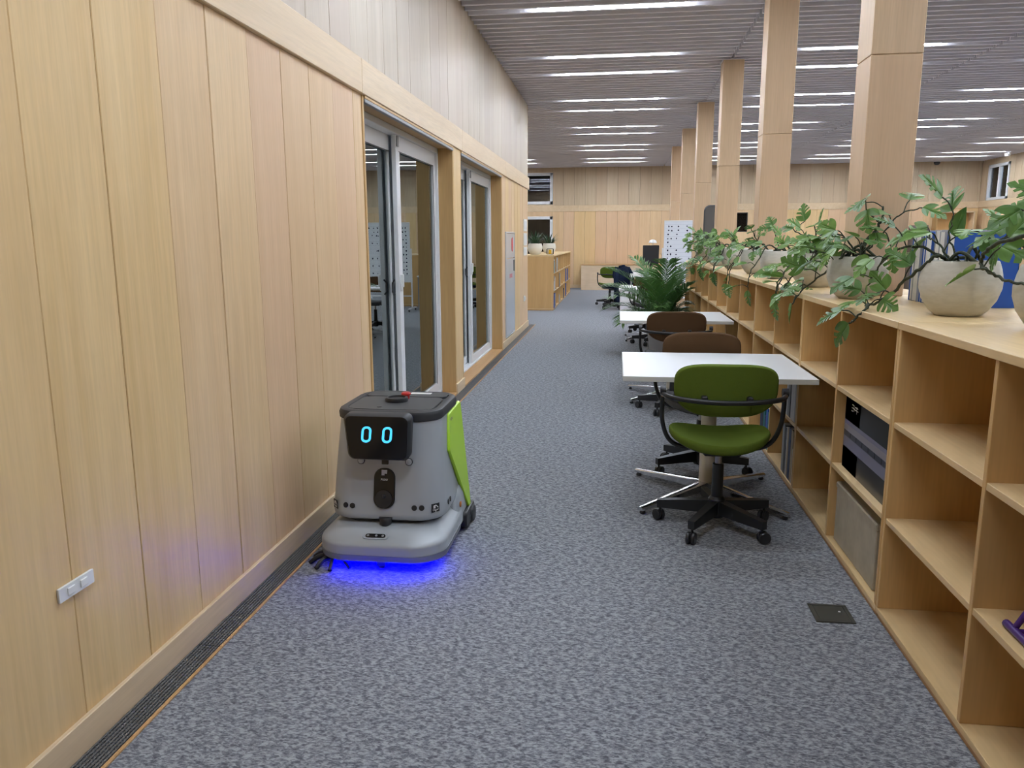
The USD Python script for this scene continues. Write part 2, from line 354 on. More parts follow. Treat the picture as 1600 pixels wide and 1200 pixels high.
obj('band', bx(XR - .018, XR + .02, -4.3, YB - .02, 2.335, 2.52, .003), BEAM, wr)
obj('wall_front', bx(-1.5, XR, -4.2, -4.0, 0, 3.8), WOOD, kind='structure', label='wooden wall behind the camera')
wo = thing('wall_side', 'walls of the side bay beyond the left wall', None, kind='structure')
obj('panel', bx(-7.2, -7.0, WEND - .3, YB + .2, 0, 3.8), WOOD, wo)
obj('panel', bx(-7.2, -1.82, WEND - .2, WEND + .02, 0, 3.8), WOOD, wo)

# ceiling: slats running across the aisle, lamps in the gaps
ce = thing('ceiling', 'ceiling of narrow dark slats with lamps in the gaps', None, kind='structure')
obj('plenum', bx(-7.2, XR + .25, -4.3, YB + .25, ZC + .13, ZC + .2), PLENUM, ce)
obj('plenum', bx(-7.2, XR + .25, -4.3, YB + .25, 3.8 + .041, 3.95), CORE, ce)
PT = 1 / 6
SEG = [(XW + .002, 1.34), (1.37, 4.29), (4.32, 7.29), (7.32, XR - .002)]
def slat(a, b, y):
    return bx(a, b, y - .018, y + .018, ZC, ZC + .125, .003 if y < 12 else 0)
far = []
for j in range(int(-4.0 / PT) + 1, int(YB / PT)):
    y = j * PT + PT / 2          # slat centre; gaps are centred on multiples of PT
    for k, (a, b) in enumerate(SEG):
        if k == 0 and y > WEND + .05: a = -4.6
        m = slat(a, b, y)
        if 6.6 < y < 15.6 and (k < 3 or y > 10.0): obj('slat', m, SLAT, ce)
        else: far.append(slat(a, b, y))
    if y > WEND + .05: far.append(slat(-7.0, -4.63, y))
obj('slat_field', cat(*far), SLAT, ce, kind='stuff')

# ------------------------------------------------------------ windows and glazed doors
def glazed(name, y0, y1, z0, z1, lab):
    d = thing(name, lab, None, kind='structure')
    xo = -1.66
    obj('frame', cat(bx(-1.78, -1.635, y0, y0 + .035, z0, z1, .003), bx(-1.78, -1.635, y1 - .035, y1, z0, z1, .003), bx(-1.78, -1.635, y0, y1, z1 - .045, z1, .003), bx(-1.78, -1.635, y0, y1, z0, z0 + .02, .003)), ALU, d)
    mid = (y0 + y1) / 2
    for k, (a, b, x) in enumerate(((y0 + .035, mid + .05, -1.735), (mid - .05, y1 - .035, -1.675))):
        s = part('sash', d); w = .075
        obj('rail', bx(x - .018, x + .018, a, b, z1 - .045 - .115, z1 - .045, .003), ALU, s); obj('rail', bx(x - .018, x + .018, a, b, z0 + .02, z0 + .02 + .085, .003), ALU, s)
        obj('stile', bx(x - .018, x + .018, a, a + (w if k == 0 else .1), z0 + .1, z1 - .155, .003), ALU, s); obj('stile', bx(x - .018, x + .018, b - (.1 if k == 0 else w), b, z0 + .1, z1 - .155, .003), ALU, s)
        obj('gasket', cat(bx(x + .0175, x + .0195, a + w, b - w, z1 - .164, z1 - .158), bx(x + .0175, x + .0195, b - w - .006, b - w, z0 + .1, z1 - .16)), BLACKP, s)
        obj('pane', bx(x - .003, x + .003, a + w - .01, b - w + .01, z0 + .09, z1 - .15), GLASS, s)
    h = part('latch', d)
    obj('lever', cat(bx(-1.657, -1.640, mid - .032, mid - .012, 1.07, 1.13, .004), bx(-1.657, -1.628, mid - .030, mid - .018, 1.10, 1.20, .005)), WHITEP, h)
    obj('catch', cat(bx(-1.717, -1.70, mid - .068, mid - .052, 1.06, 1.14, .004), tube([(-1.71, mid - .06, 1.07), (-1.69, mid - .075, 1.045)], .006, 6), tube([(-1.71, mid - .06, 1.13), (-1.69, mid - .08, 1.16)], .006, 6)), DGREY, h)
    obj('closer', bx(-1.657, -1.645, mid - .04, mid, z1 - .13, z1 - .05, .004), ALUD, h)
    return d
glazed('door_1', O1[0], O1[1], .022, ZB0 - .03, 'nearer glazed sliding door in a light grey frame')
glazed('door_2', O2[0], O2[1], .022, ZB0 - .03, 'farther glazed sliding door in a light grey frame')
def window_y(name, x0, x1, z0, z1, y, lab, mull=0, w=.09, fm=None):
    d = thing(name, lab, None, kind='structure')
    fr = [bx(x0, x0 + w * .7, y - .02, y + .1, z0, z1, .004), bx(x1 - w, x1, y - .02, y + .1, z0, z1, .004), bx(x0, x1, y - .02, y + .1, z1 - w, z1, .004), bx(x0, x1, y - .02, y + .1, z0, z0 + w, .004)]
    for k in range(mull): fr.append(bx(x0 + (x1 - x0) * (k + 1) / (mull + 1) - .03, x0 + (x1 - x0) * (k + 1) / (mull + 1) + .03, y, y + .09, z0, z1, .004))
    obj('frame', cat(*fr), fm or ALU, d); obj('pane', bx(x0 + w * .5, x1 - w * .5, y + .035, y + .041, z0 + w * .5, z1 - w * .5), GLASSN, d)
    obj('blind', bx(x0, x1, y + .19, y + .2, z0, z1), GRD0, d)
window_y('window_1', *WIN[0], YB, 'upper window beside the end of the left wall', 1)
window_y('window_2', *WIN[1], YB, 'lower window behind the far bookcase', 1)
window_y('window_3', *DW, YB, 'small dark window in the far wall', 0, .02, BLACKM)
d = thing('window_4', 'upper window in the right wall near the far corner', None, kind='structure')
obj('frame', cat(bx(XR - .03, XR + .1, RW[0], RW[0] + .07, RW[2], RW[3], .004), bx(XR - .03, XR + .1, RW[1] - .07, RW[1], RW[2], RW[3], .004), bx(XR - .03, XR + .1, RW[0], RW[1], RW[2], RW[2] + .07, .004),
                 bx(XR - .03, XR + .1, RW[0], RW[1], RW[3] - .08, RW[3], .004), bx(XR - .02, XR + .08, 23.38, 23.46, RW[2], RW[3], .004)), ALU, d)
obj('pane', bx(XR + .03, XR + .036, RW[0] + .06, RW[1] - .06, RW[2] + .06, RW[3] - .06), GLASSN, d)
obj('blind', bx(XR + .2, XR + .21, RW[0], RW[1], RW[2], RW[3]), plain('grey_blind', (.05, .05, .05), .8), d)

# ------------------------------------------------------------ ceiling lamps
ORD = 'first second third fourth fifth sixth seventh eighth ninth tenth eleventh twelfth thirteenth fourteenth fifteenth sixteenth seventeenth eighteenth nineteenth twentieth'.split()
L_H = 1.41
base_lamp = None
BANK = [(-3.1, 'over the left side bay'), (-.1, 'over the aisle'), (2.92, 'just right of the columns'), (5.93, 'over the right-hand office'), (9.05, 'by the right wall')]
for bi, (xc, where) in enumerate(BANK):
    rows_ = [q for q in (23, 22, 20, 19, 17, 16, 14, 13, 11, 10, 8, 7, 5, 4, 2, 1) if bi or q > WEND + .3]
    for k, yy in enumerate(rows_):
        lab = f'white linear ceiling lamp {where}, {ORD[k]} counted from the far wall'
        if base_lamp is None:
            base_lamp = thing('ceiling_lamp', lab, 'ceiling lamp', (xc, yy, ZC), group='linear ceiling lamps')
            obj('housing', bx(-L_H / 2 - .01, L_H / 2 + .01, -.046, .046, .026, .120, .003), WHITE, base_lamp)
            obj('diffuser', bx(-L_H / 2, L_H / 2, -.044, .044, .005, .026, .006), LAMP, base_lamp)
        else: dup(base_lamp, (xc, yy, ZC), 0, lab)

# ------------------------------------------------------------ floor grille along the left wall
seg0 = [.2 + 1.12 * k for k in range(13)]
GR = plain('anodised_grille', (.17, .175, .18), .4, .5)
GRD = plain('grille_trough', (.03, .03, .03), .8)
for k, a in enumerate(seg0):
    b = min(a + 1.12, WEND + .25)
    if b - a < .1: continue
    g = thing('floor_grille', f'dark metal floor grille along the left wall, {ORD[k]} length from the camera', 'floor grille', group='floor grilles along the left wall')
    obj('trough', bx(-1.487, -1.401, a, b, .0002, .002), GRD, g)
    for q in range(7):
        x = -1.4805 + q * .0122
        obj('bar', bx(x - .0034, x + .0034, a + .0015, b - .0015, .002, .0075), GR, g)
    obj('cross_bar', cat(*[bx(-1.484, -1.404, y - .0015, y + .0015, .002, .0055) for y in np.arange(a + .006, b, .014 if k < 4 else .05)]), GR, g, kind='stuff')
    obj('wooden_edge', bx(-1.401, -1.389, a, b, .0002, .007, .001), SILL, g)
g = thing('floor_box', 'square grey-brown metal floor box lid set in the carpet near the shelves', 'floor box', (.866, 2.987, 0))
FB = plain('floor_box_metal', (.075, .072, .058), .5, .4)
obj('frame', cat(bx(-.074, .074, -.075, -.062, .0002, .006, .001), bx(-.074, .074, .062, .075, .0002, .006, .001), bx(-.074, -.058, -.062, .062, .0002, .006, .001), bx(.058, .074, -.062, .062, .0002, .006, .001)), FB, g)
obj('lid', bx(-.057, .057, -.061, .061, .0002, .0052, .001), FB, g)
obj('latch', lathe([(.005, .0052), (.005, .0068), (.003, .0072)], 12, (.034, .012, 0)), ALU, g, True)

# ------------------------------------------------------------ fittings on the left wall
s = thing('switch_plate', 'long white double switch plate low on the nearest wall boards', 'switch')
obj('plate', plate(rrect(1.809, 1.955, .473, .514, .003, 3), .008, .0015, 'x', XW + .0012), WHITEP, s)
for yc in (1.855, 1.908):
    obj('socket', bx(XW + .009, XW + .0135, yc - .015, yc + .015, .482, .505, .002), WHITEP, s)
RED = plain('red_enamel', (.65, .02, .03), .4)
c = thing('hydrant_cabinet', 'tall narrow pale metal wall cabinet with a red disc past the farther door', 'cabinet')
CAB = plain('cabinet_enamel', (.62, .66, .70), .25, .3)
obj('frame', cat(bx(XW, XW + .02, 10.62, 11.50, .12, .135, .003), bx(XW, XW + .02, 10.62, 11.50, 1.555, 1.575, .003), bx(XW, XW + .02, 10.60, 10.62, .12, 1.575, .003), bx(XW, XW + .02, 11.49, 11.51, .12, 1.575, .003)), CAB, c)
obj('upper_door', bx(XW + .001, XW + .013, 10.622, 11.488, 1.215, 1.553, .003), CAB, c)
ld = obj('lower_door', bx(XW + .001, XW + .013, 10.622, 11.488, .137, 1.205, .003), CAB, c)
obj('handle', bx(XW + .013, XW + .022, 11.40, 11.45, 1.02, 1.18, .003), BLACKP, c)
obj('red_disc', plate(np.array([(11.25 + .07 * math.cos(a), 1.40 + .10 * math.sin(a)) for a in np.linspace(0, 2 * PI, 24, endpoint=False)]), .003, 0, 'x', XW + .0131), RED, c)
INKR = plain('red_ink', (.5, .08, .1), .6)
obj('lettering', cat(*[bx(XW + .0131, XW + .0137, 10.98 + .1 * k, 11.05 + .1 * k, .93 + .008 * (k % 2), .99, .0) for k in range(3)]), INKR, c)
for k, (z0, z1, l) in enumerate(((1.605, 1.80, 'topmost'), (1.375, 1.575, 'middle'), (1.215, 1.355, 'lowest'))):
    s = thing('switch_plate', f'{l} of three white wall switch plates stacked near the end of the left wall', 'switch', group='switch plates at the wall end')
    obj('plate', plate(rrect(12.72, 13.13, z0, z1, .01, 3), .014, .002, 'x', XW + .0012), WHITEP, s)
    for q in range(3 - (k == 2)):
        obj('rocker', bx(XW + .015, XW + .021, 12.76 + .125 * q, 12.84 + .125 * q, z0 + .03, z1 - .03, .002), ALU, s)
s = thing('wall_outlet', 'small white wall outlet low near the far end of the left wall', 'outlet')
obj('plate', plate(rrect(12.74, 12.88, .47, .56, .008, 3), .012, .002, 'x', XW + .0012), WHITEP, s)
obj('socket', bx(XW + .013, XW + .03, 12.77, 12.85, .49, .54, .004), WHITEP, s)

# ------------------------------------------------------------ columns
for k in range(6):
    yc = 4.49 + 3 * k
    z0 = 1.1565 if yc < 11.9 or yc > 16.9 else 0.0
    c = thing('wooden_column', f'square pale wooden column rising to the ceiling, {ORD[k]} of the row from the camera', 'column', group='row of wooden columns')
    obj('lower_post', bx(1.255, 1.505, yc - .125, yc + .125, z0, 2.368, .004), COLW, c)
    obj('upper_post', bx(1.255, 1.505, yc - .125, yc + .125, 2.3695, ZC - .001, .004), COLW, c)
    obj('reveal_cap', bx(1.245, 1.515, yc - .135, yc + .135, ZC - .012, ZC - .0005, .003), SLAT, c)

# ------------------------------------------------------------ shelf units (double sided, 1.5 m)
XS0, XS1 = 1.03, 1.73
def make_shelf(loc, rot, lab, group):
    s = thing('shelf_unit', lab, 'bookshelf', loc, rot, group)
    D = XS1 - XS0; h = D / 2
    obj('top_board', bx(-.748, .748, -h - .006, h + .006, 1.128, 1.155, .002), SHELF_H, s)
    obj('bottom_board', bx(-.748, .748, -h, h, .022, .045, .0015), SHELF_H, s)
    obj('plinth', bx(-.745, .745, -h + .008, h - .008, .0, .022), SILL, s)
    for a in (-.748, .728): obj('side_panel', bx(a, a + .020, -h, h, .045, 1.128, .0015), SHELF_V, s)
    obj('divider', bx(-.010, .010, -h, h, .045, 1.128, .0015), SHELF_V, s)
    for a, b in ((-.728, -.010), (.010, .728)):
        obj('back_panel', bx(a, b, -.008, .008, .045, 1.128), SHELF_V, s)
        for z in (.4, .773):
            obj('shelf', bx(a, b, -h + .002, -.008, z - .010, z + .012, .0015), SHELF_H, s)
            obj('shelf', bx(a, b, .008, h - .002, z - .010, z + .012, .0015), SHELF_H, s)
    return s
XM = (XS0 + XS1) / 2
n_u = 8
shelf0 = make_shelf((XM, .74, 0), -PI / 2, 'low pale wooden open shelf unit nearest the camera, at right', 'shelf units beside the aisle')
for k in range(1, n_u):
    dup(shelf0, (XM, .74 + 1.5 * k, 0), -PI / 2, f'low pale wooden open shelf unit beside the aisle, {ORD[k]} from the camera')
dup(shelf0, (XM, 17.95, 0), -PI / 2, 'low wooden shelf unit standing behind the whiteboard on wheels')
for k in range(4):
    dup(shelf0, (-1.65, 17.15 + 1.5 * k, 0), -PI / 2, f'low wooden bookcase unit beyond the end of the left wall, {ORD[k]} from the near end', group='bookcase beyond the left wall')

# ------------------------------------------------------------ desks
def make_desk(loc, lab):
    d = thing('desk', lab, 'desk', loc, 0, 'white desks along the shelves')
    obj('top', bx(-.49, .49, -.455, .455, .727, .755, .003), DESKW, d)
    obj('edge_band', cat(bx(-.4905, .4905, -.4565, -.4545, .7285, .7535), bx(-.4905, .4905, .4545, .4565, .7285, .7535), bx(-.4920, -.4900, -.4545, .4545, .7285, .7535), bx(.4900, .4915, -.4545, .4545, .7285, .7535)), plain('desk_edge', (.62, .61, .56), .5), d)
    obj('plate', bx(-.2, .2, -.2, .2, .715, .727, .003), BLACKM, d)
    obj('column', lathe([(.043, .07), (.043, .715)], 28, (0, -.08, 0)), BEIGE, d, 40)
    for sx in (-1, 1):
        for sy in (-1, 1):
            ex, ey = .385 * sx, -.08 + .365 * sy
            n = np.array([ex, ey + .08, 0]); n /= np.linalg.norm(n); w = np.array([-n[1], n[0], 0])
            hub = np.array([0, -.08, 0]); tip = np.array([ex, ey, 0])
            P = [hub + w * .032 + [0, 0, z] for z in (.045, .09)] + [hub - w * .032 + [0, 0, z] for z in (.045, .09)]
            P += [hub + w * .016 + [0, 0, .096], hub - w * .016 + [0, 0, .096]]
            P += [tip + w * q + [0, 0, z] for q, z in ((.018, .022), (-.018, .022), (.018, .034), (-.018, .034), (.008, .042), (-.008, .042))]
            lg = obj('leg', hull(P), CHROME, d, 35)
            obj('glide', lathe([(.012, .0), (.016, .004), (.016, .012), (.008, .022)], 12, tuple(tip - n * .02)), BLACKP, d, True)
    return d
desk1 = make_desk((.537, 4.49, 0), 'white square desk nearest the camera, green chair pushed to it')
dup(desk1, (.532, 7.40, 0), 0, 'second white square desk from the camera, between brown chairs')
dup(desk1, (.535, 11.85, 0), 0, 'third white square desk, mostly hidden behind the palm')

# ------------------------------------------------------------ chairs
def cushion(fx, top, bot, r_edge, n=40, rings=7):
    """a soft slab; fx(a,k): outline point at angle a scaled k in 0..1; top/bot(x,y): heights"""
    A = np.arange(n) / n * 2 * PI; R = []
    ks = np.linspace(.12, 1, rings)
    def outline(k): return np.array([fx(a, k) for a in A])
    for k in ks[:-1]:
        p = outline(k); R.append(np.column_stack([p, [top(*q) - r_edge * max(0, (k - .75) / .25) ** 2 * .3 for q in p]]))
    for t in np.linspace(-PI / 2, PI / 2, 7):
        k = 1 - .06 * (1 - math.cos(t)); p = outline(k)
        zt = np.array([top(*q) for q in p]); zb = np.array([bot(*q) for q in p]); mid = (zt + zb) / 2; half = (zt - zb) / 2
        R.append(np.column_stack([p, mid - half * math.sin(t)]))
    for k in ks[::-1][1:]:
        p = outline(k); R.append(np.column_stack([p, [bot(*q) for q in p]]))
    v, f = ring_mesh(R[::-1]); return v, f
def sgnpow(c, e): return math.copysign(abs(c) ** e, c)
def make_chair(loc, rot, lab, fabric, seatf, group=None, arms=True):
    c = thing('task_chair', lab, 'chair', loc, rot, group)
    # five-star foot
    for k in range(5):
        a = math.radians(24 + 72 * k); n = np.array([math.cos(a), math.sin(a), 0]); w = np.array([-n[1], n[0], 0])
        P = [n * .03 + w * q + [0, 0, z] for q in (-.024, .024) for z in (.075, .145)] + [n * .30 + w * q + [0, 0, z] for q in (-.017, .017) for z in (.074, .115)]
        obj('base_leg', hull(P), BLACKM, c, 30)
        cs = part('caster', c); p = n * .285
        wa = a + .9 * k + .6; u = np.array([math.cos(wa), math.sin(wa), 0]); vv = np.array([-u[1], u[0], 0])
        for sgn in (-1, 1):
            m = lathe([(.0, -.009), (.026, -.009), (.030, -.005), (.030, .005), (.026, .009), (.0, .009)], 20)
            m = xf(m, rx=PI / 2); m = xf(m, rz=wa, t=tuple(p + vv * sgn * .013 - u * .012 + np.array([0, 0, .0302])))
            obj('wheel', m, BLACKP, cs, 40)
        obj('fork', cat(hull([p + u * q + vv * s_ + [0, 0, z] for q in (-.026, .014) for s_ in (-.004, .004) for z in (.03, .058)]), lathe([(.006, .045), (.006, .078)], 10, tuple(p))), BLACKP, cs, 30)
    obj('hub', lathe([(.036, .055), (.044, .07), (.044, .15), (.030, .165), (.028, .335), (.022, .338)], 24), BLACKM, c, 40)
    obj('gas_lift', lathe([(.017, .33), (.017, .43)], 18), plain('lift_steel', (.35, .35, .36), .3, .8) if not UsdShade.Material.Get(stage, LK + 'lift_steel') else UsdShade.Material.Get(stage, LK + 'lift_steel'), c, 40)
    obj('mechanism', bx(-.09, .09, -.13, .11, .405, .43, .008), BLACKM, c)
    # seat: dished, sides and front rolled up
    def so(a, k):
        x = .25 * sgnpow(math.cos(a), .78) * k; y = (.225 if math.sin(a) < 0 else .235) * sgnpow(math.sin(a), .82) * k + .03
        return x * (1 - .10 * max(0, (-(y) / .2))), y
    st = lambda x, y: .462 + .055 * (x / .25) ** 2 + .012 * ((y - .03) / .23) ** 2
    sb = lambda x, y: .425 + .050 * (x / .25) ** 2
    obj('seat', cushion(so, st, sb, .02), seatf, c, 60)
    obj('seat_shell', cushion(lambda a, k: tuple(np.array(so(a, k * .9))), lambda x, y: .428 + .048 * (x / .25) ** 2, lambda x, y: .418 + .048 * (x / .25) ** 2, .0), BLACKP, c, 60)
    # backrest
    def bo(a, k):
        s, cc = math.sin(a), math.cos(a)
        w = .245 if s > 0 else .245 - .035 * abs(s) ** 2
        return w * sgnpow(cc, .55) * k, (.115 if s > 0 else .145) * sgnpow(s, .55 if s > 0 else .72) * k
    v, f = cushion(bo, lambda x, y: .025 + .01 * (1 - (x / .25) ** 2), lambda x, y: -.024, .02, n=48)
    v = np.column_stack([v[:, 0], -v[:, 2] - .165 + .55 * v[:, 0] ** 2 - .12 * v[:, 1], v[:, 1] + .757])
    obj('backrest', (v, f[:, ::-1]), fabric, c, 60)
    if arms:
        bar = smooth_path([(-.292, -.055, .705), (-.288, -.10, .706), (-.25, -.165, .703), (-.14, -.215, .698), (0, -.232, .695), (.14, -.215, .698), (.25, -.165, .703), (.288, -.10, .706), (.292, -.055, .705)], 6)
        obj('back_bar', tube(bar, .0125, 10), BLACKM, c, True)
        for sx in (-1, 1):
            arc = smooth_path([(.290 * sx, -.062, .712), (.293 * sx, -.05, .64), (.287 * sx, -.035, .55), (.255 * sx, -.02, .465), (.195 * sx, -.01, .425), (.07 * sx, -.01, .413)], 6)
            obj('arm', tube(arc, .0115, 10), BLACKM, c, True)
            obj('knob', tube(np.array([(.278 * sx, -.075, .722), (.306 * sx, -.075, .722)]), .021, 14), BLACKP, c, 40)
            obj('clip', bx(.105 * sx - .014, .105 * sx + .014, -.222, -.176, .688, .722, .005), BLACKP, c)
    else:
        obj('back_stem', tube(smooth_path([(0, -.1, .42), (0, -.2, .45), (0, -.215, .6), (0, -.2, .72)]), .018, 10), BLACKM, c, True)
    return c
chair_g = make_chair((.533, 3.913, 0), 0, 'green fabric task chair with black arm loop at the nearest desk', GREEN, GREEN, 'green task chairs')
chair_b = make_chair((.548, 4.885, 0), PI, 'brown backed task chair tucked under the far side of the nearest desk', BROWN, GREYF, 'brown task chairs')
dup(chair_b, (.505, 6.72, 0), 0, 'brown backed task chair with its back to us at the second desk')
dup(chair_b, (.54, 11.15, 0), .1, 'brown backed task chair at the third desk behind the palm')
dup(chair_b, (.50, 12.55, 0), PI - .1, 'brown backed task chair on the far side of the third desk')
dup(chair_g, (-.14, 18.0, 0), .15, 'small green task chair far down the aisle')
chair_d = make_chair((-.02, 16.9, 0), .9, 'dark office chair with a jacket far down the aisle', NAVY, NAVY, None, False)
jv = []
for t in np.linspace(0, 1, 12):
    z = .90 - .72 * t; w = .20 + .09 * t; dd = .035 + .03 * math.sin(PI * min(1, t * 1.2))
    A = np.arange(28) / 28 * 2 * PI
    wob = 1 + .10 * t * np.sin(5 * A + 2)
    jv.append(np.stack([w * np.cos(A) * wob, (dd + .05) * np.sin(A) * wob - .17 - .06 * t, np.full(28, z) + .012 * np.sin(3 * A)], 1))
j = thing('jacket', 'navy jacket hung over the dark chair far down the aisle', 'jacket', (-.02, 16.9, 0), .9)
jm = ring_mesh(jv, False, True)
obj('body', jm, NAVY, j, True)
for sx in (-1, 1):
    obj('sleeve', tube(smooth_path([(.17 * sx, -.19, .87), (.26 * sx, -.23, .7), (.27 * sx, -.26, .42)]), [.055] * 13, 10), NAVY, j, True)
obj('collar', tube(smooth_path([(-.10, -.17, .905), (0, -.22, .925), (.10, -.17, .905)]), .022, 8), NAVY, j, True)

# ------------------------------------------------------------ plants
def leaf_shape(L, n_slit, seed, wid=.46):
    """split leaf lying in xy, stalk end at the origin, tip along +y; two halves folded along the midrib"""
    r = np.random.default_rng(seed)
    t = np.linspace(0, 1, 19)
    w = wid * np.sin(PI * np.clip(t, 0, 1) ** .72) ** .8
    w[0] = .0; w[-1] = 0
    halves = []
    for s in (-1, 1):
        pg = Polygon(list(zip(w, t)) + [(0, 1), (0, 0)]).buffer(0)
        cuts = []
        for k in range(n_slit):
            tc = .24 + .60 * (k + r.uniform(.2, .6)) / n_slit; a = r.uniform(.15, .22); up = .20 + .10 * tc
            cuts.append(Polygon([(.07, tc), (.16, tc + up * .3 - .028), (.6, tc + up - a * .36), (.62, tc + up + a * .46), (.16, tc + up * .3 + .045)]))
        if cuts: pg = pg.difference(union_all(cuts))
        if pg.geom_type != 'Polygon': pg = max(pg.geoms, key=lambda g: g.area)
        pg = pg.segmentize(.12)
        v2, f2 = trimesh.creation.triangulate_polygon(pg, engine='earcut')
        v2 = np.array(v2); x, y = v2[:, 0], v2[:, 1]
        z = .22 * x - .35 * x ** 2 - .30 * y ** 2 + .05 * y
        v = np.column_stack([s * x, y, z]) * L
        halves.append((v, np.array(f2) if s > 0 else np.array(f2)[:, ::-1]))
    return cat(*halves)
LEAVES = [leaf_shape(1.0, n, 40 + n * 3 + q) for n in (2, 3, 3, 4) for q in range(2)] + [leaf_shape(1.0, 0, 99, .36), leaf_shape(1.0, 1, 98, .36)]
def put_leaf(parent, base, d, n, L, shape):
    d = d / np.linalg.norm(d); x = np.cross(d, n); x /= np.linalg.norm(x) + 1e-9; n = np.cross(x, d)
    v, f = shape
    obj('leaf', (v * L @ np.stack([x, d, n]) + base, f), LEAF, parent, True)
def vine(parent, P, r, stems, leaves, rg, out=(-1, -.35, .2), L=(.085, .13), spacing=.085, start=.25, tip=True):
    P = smooth_path(P, 7)
    P = P + rg.normal(0, .003, P.shape)
    stems.append(tube(P, np.linspace(r, r * .55, len(P)), 7))
    s = np.r_[0, np.cumsum(np.linalg.norm(np.diff(P, axis=0), axis=1))]
    q = s[-1] * start; side = 1; out = np.asarray(out, float)
    while q < s[-1]:
        p = np.array([np.interp(q, s, P[:, k]) for k in range(3)]); p2 = np.array([np.interp(min(q + .02, s[-1]), s, P[:, k]) for k in range(3)])
        t = p2 - p if np.linalg.norm(p2 - p) > 1e-5 else np.array([0, 0, 1.0]); t /= np.linalg.norm(t)
        sd = np.cross(t, [0, 0, 1.0]); sd = sd / (np.linalg.norm(sd) + 1e-6) * side
        pd = .75 * sd + .45 * out + np.array([0, 0, .55]) + .3 * t + rg.normal(0, .25, 3); pd /= np.linalg.norm(pd)
        pl = rg.uniform(.045, .10); b = p + pd * pl
        stems.append(tube(smooth_path([p, p + pd * pl * .5 + [0, 0, .012], b], 4), [.0028] * 9, 5))
        ld = pd * .8 + .3 * out + np.array([0, 0, rg.uniform(-.9, -.05)]) + rg.normal(0, .22, 3)
        nn = np.array([0, 0, 1.0]) * .8 + .75 * out + rg.normal(0, .28, 3)
        leaves.append((b, ld, nn, rg.uniform(*L)))
        q += spacing * rg.uniform(.7, 1.35); side = -side
    if tip: leaves.append((P[-1], P[-1] - P[-4] + [0, 0, -.02], np.array([-.6, -.4, .8]) + rg.normal(0, .2, 3), rg.uniform(*L)))
PROF = [(.068, 0), (.080, .001), (.104, .022), (.130, .062), (.144, .108), (.145, .142), (.137, .182), (.128, .2095), (.125, .213), (.121, .2125), (.119, .208), (.127, .17), (.125, .16)]
def potted(lab, x, y, vines, seed, scale=1.0, nm='potted_monstera', zt=1.155, loc=None):
    """vines in world space: (points, radius, options)"""
    p = thing(nm, lab, 'potted plant', (x, y, zt), group='potted monsteras on the shelf top')
    org = np.array([x, y, zt])
    rg = np.random.default_rng(seed)
    obj('pot', (lambda m: (m[0] * scale, m[1]))(lathe(PROF, 40)), POT, p, 40)
    obj('soil', lathe([(.0, .168), (.06, .175), (.125, .166)], 20), SOIL, p, True)
    stems, leaves = [], []
    for P, r, kw in vines: vine(p, np.asarray(P, float) - org, r, stems, leaves, rg, **kw)
    for q in range(4):
        a0 = rg.uniform(0, 2 * PI); a1 = a0 + rg.uniform(1.5, 2.6)
        stems.append(tube(smooth_path([(.07 * math.cos(a0), .07 * math.sin(a0), .17), (.03 * math.cos((a0 + a1) / 2), .03 * math.sin((a0 + a1) / 2), .205 + .02 * q), (.10 * math.cos(a1), .10 * math.sin(a1), .2)], 6), .007, 6))
    obj('vine', cat(*stems), STEM, p, True)
    kept = 0
    for b, d, n, L in leaves:
        tipz = b[2] + d[2] / np.linalg.norm(d) * L
        if tipz < -.01 and b[0] + org[0] > XS0 - .01: d = np.array([d[0], d[1], abs(d[2]) * .1 + .05])
        if (b + d / np.linalg.norm(d) * L)[0] + org[0] > 1.50 and False: continue
        put_leaf(p, b, np.asarray(d, float), np.asarray(n, float), L, LEAVES[int(rg.integers(len(LEAVES)))])
    return p
V = lambda P, r=.0065, **k: (P, r, k)
potted('potted monstera at the right edge, its bowl cut off by the frame', 1.435, 2.73, [
    V([(1.40, 2.76, 1.35), (1.33, 2.66, 1.46), (1.26, 2.76, 1.447), (1.25, 2.86, 1.42), (1.25, 2.915, 1.372), (1.255, 2.86, 1.342), (1.27, 2.76, 1.318), (1.29, 2.68, 1.31)], .008, spacing=.13, L=(.095, .135), start=.5, tip=False),
    V([(1.42, 2.78, 1.36), (1.41, 2.86, 1.47), (1.40, 2.93, 1.56), (1.42, 2.97, 1.60)], .005, spacing=.09, L=(.11, .145)),
    V([(1.45, 2.72, 1.36), (1.43, 2.74, 1.52), (1.42, 2.76, 1.58)], .005, spacing=.10, L=(.11, .145)),
    V([(1.40, 2.80, 1.36), (1.36, 2.95, 1.46), (1.36, 3.02, 1.44)], .005, spacing=.08, L=(.095, .135)),
    V([(1.46, 2.68, 1.36), (1.40, 2.52, 1.46), (1.36, 2.40, 1.40)], .006, spacing=.10)], 1)
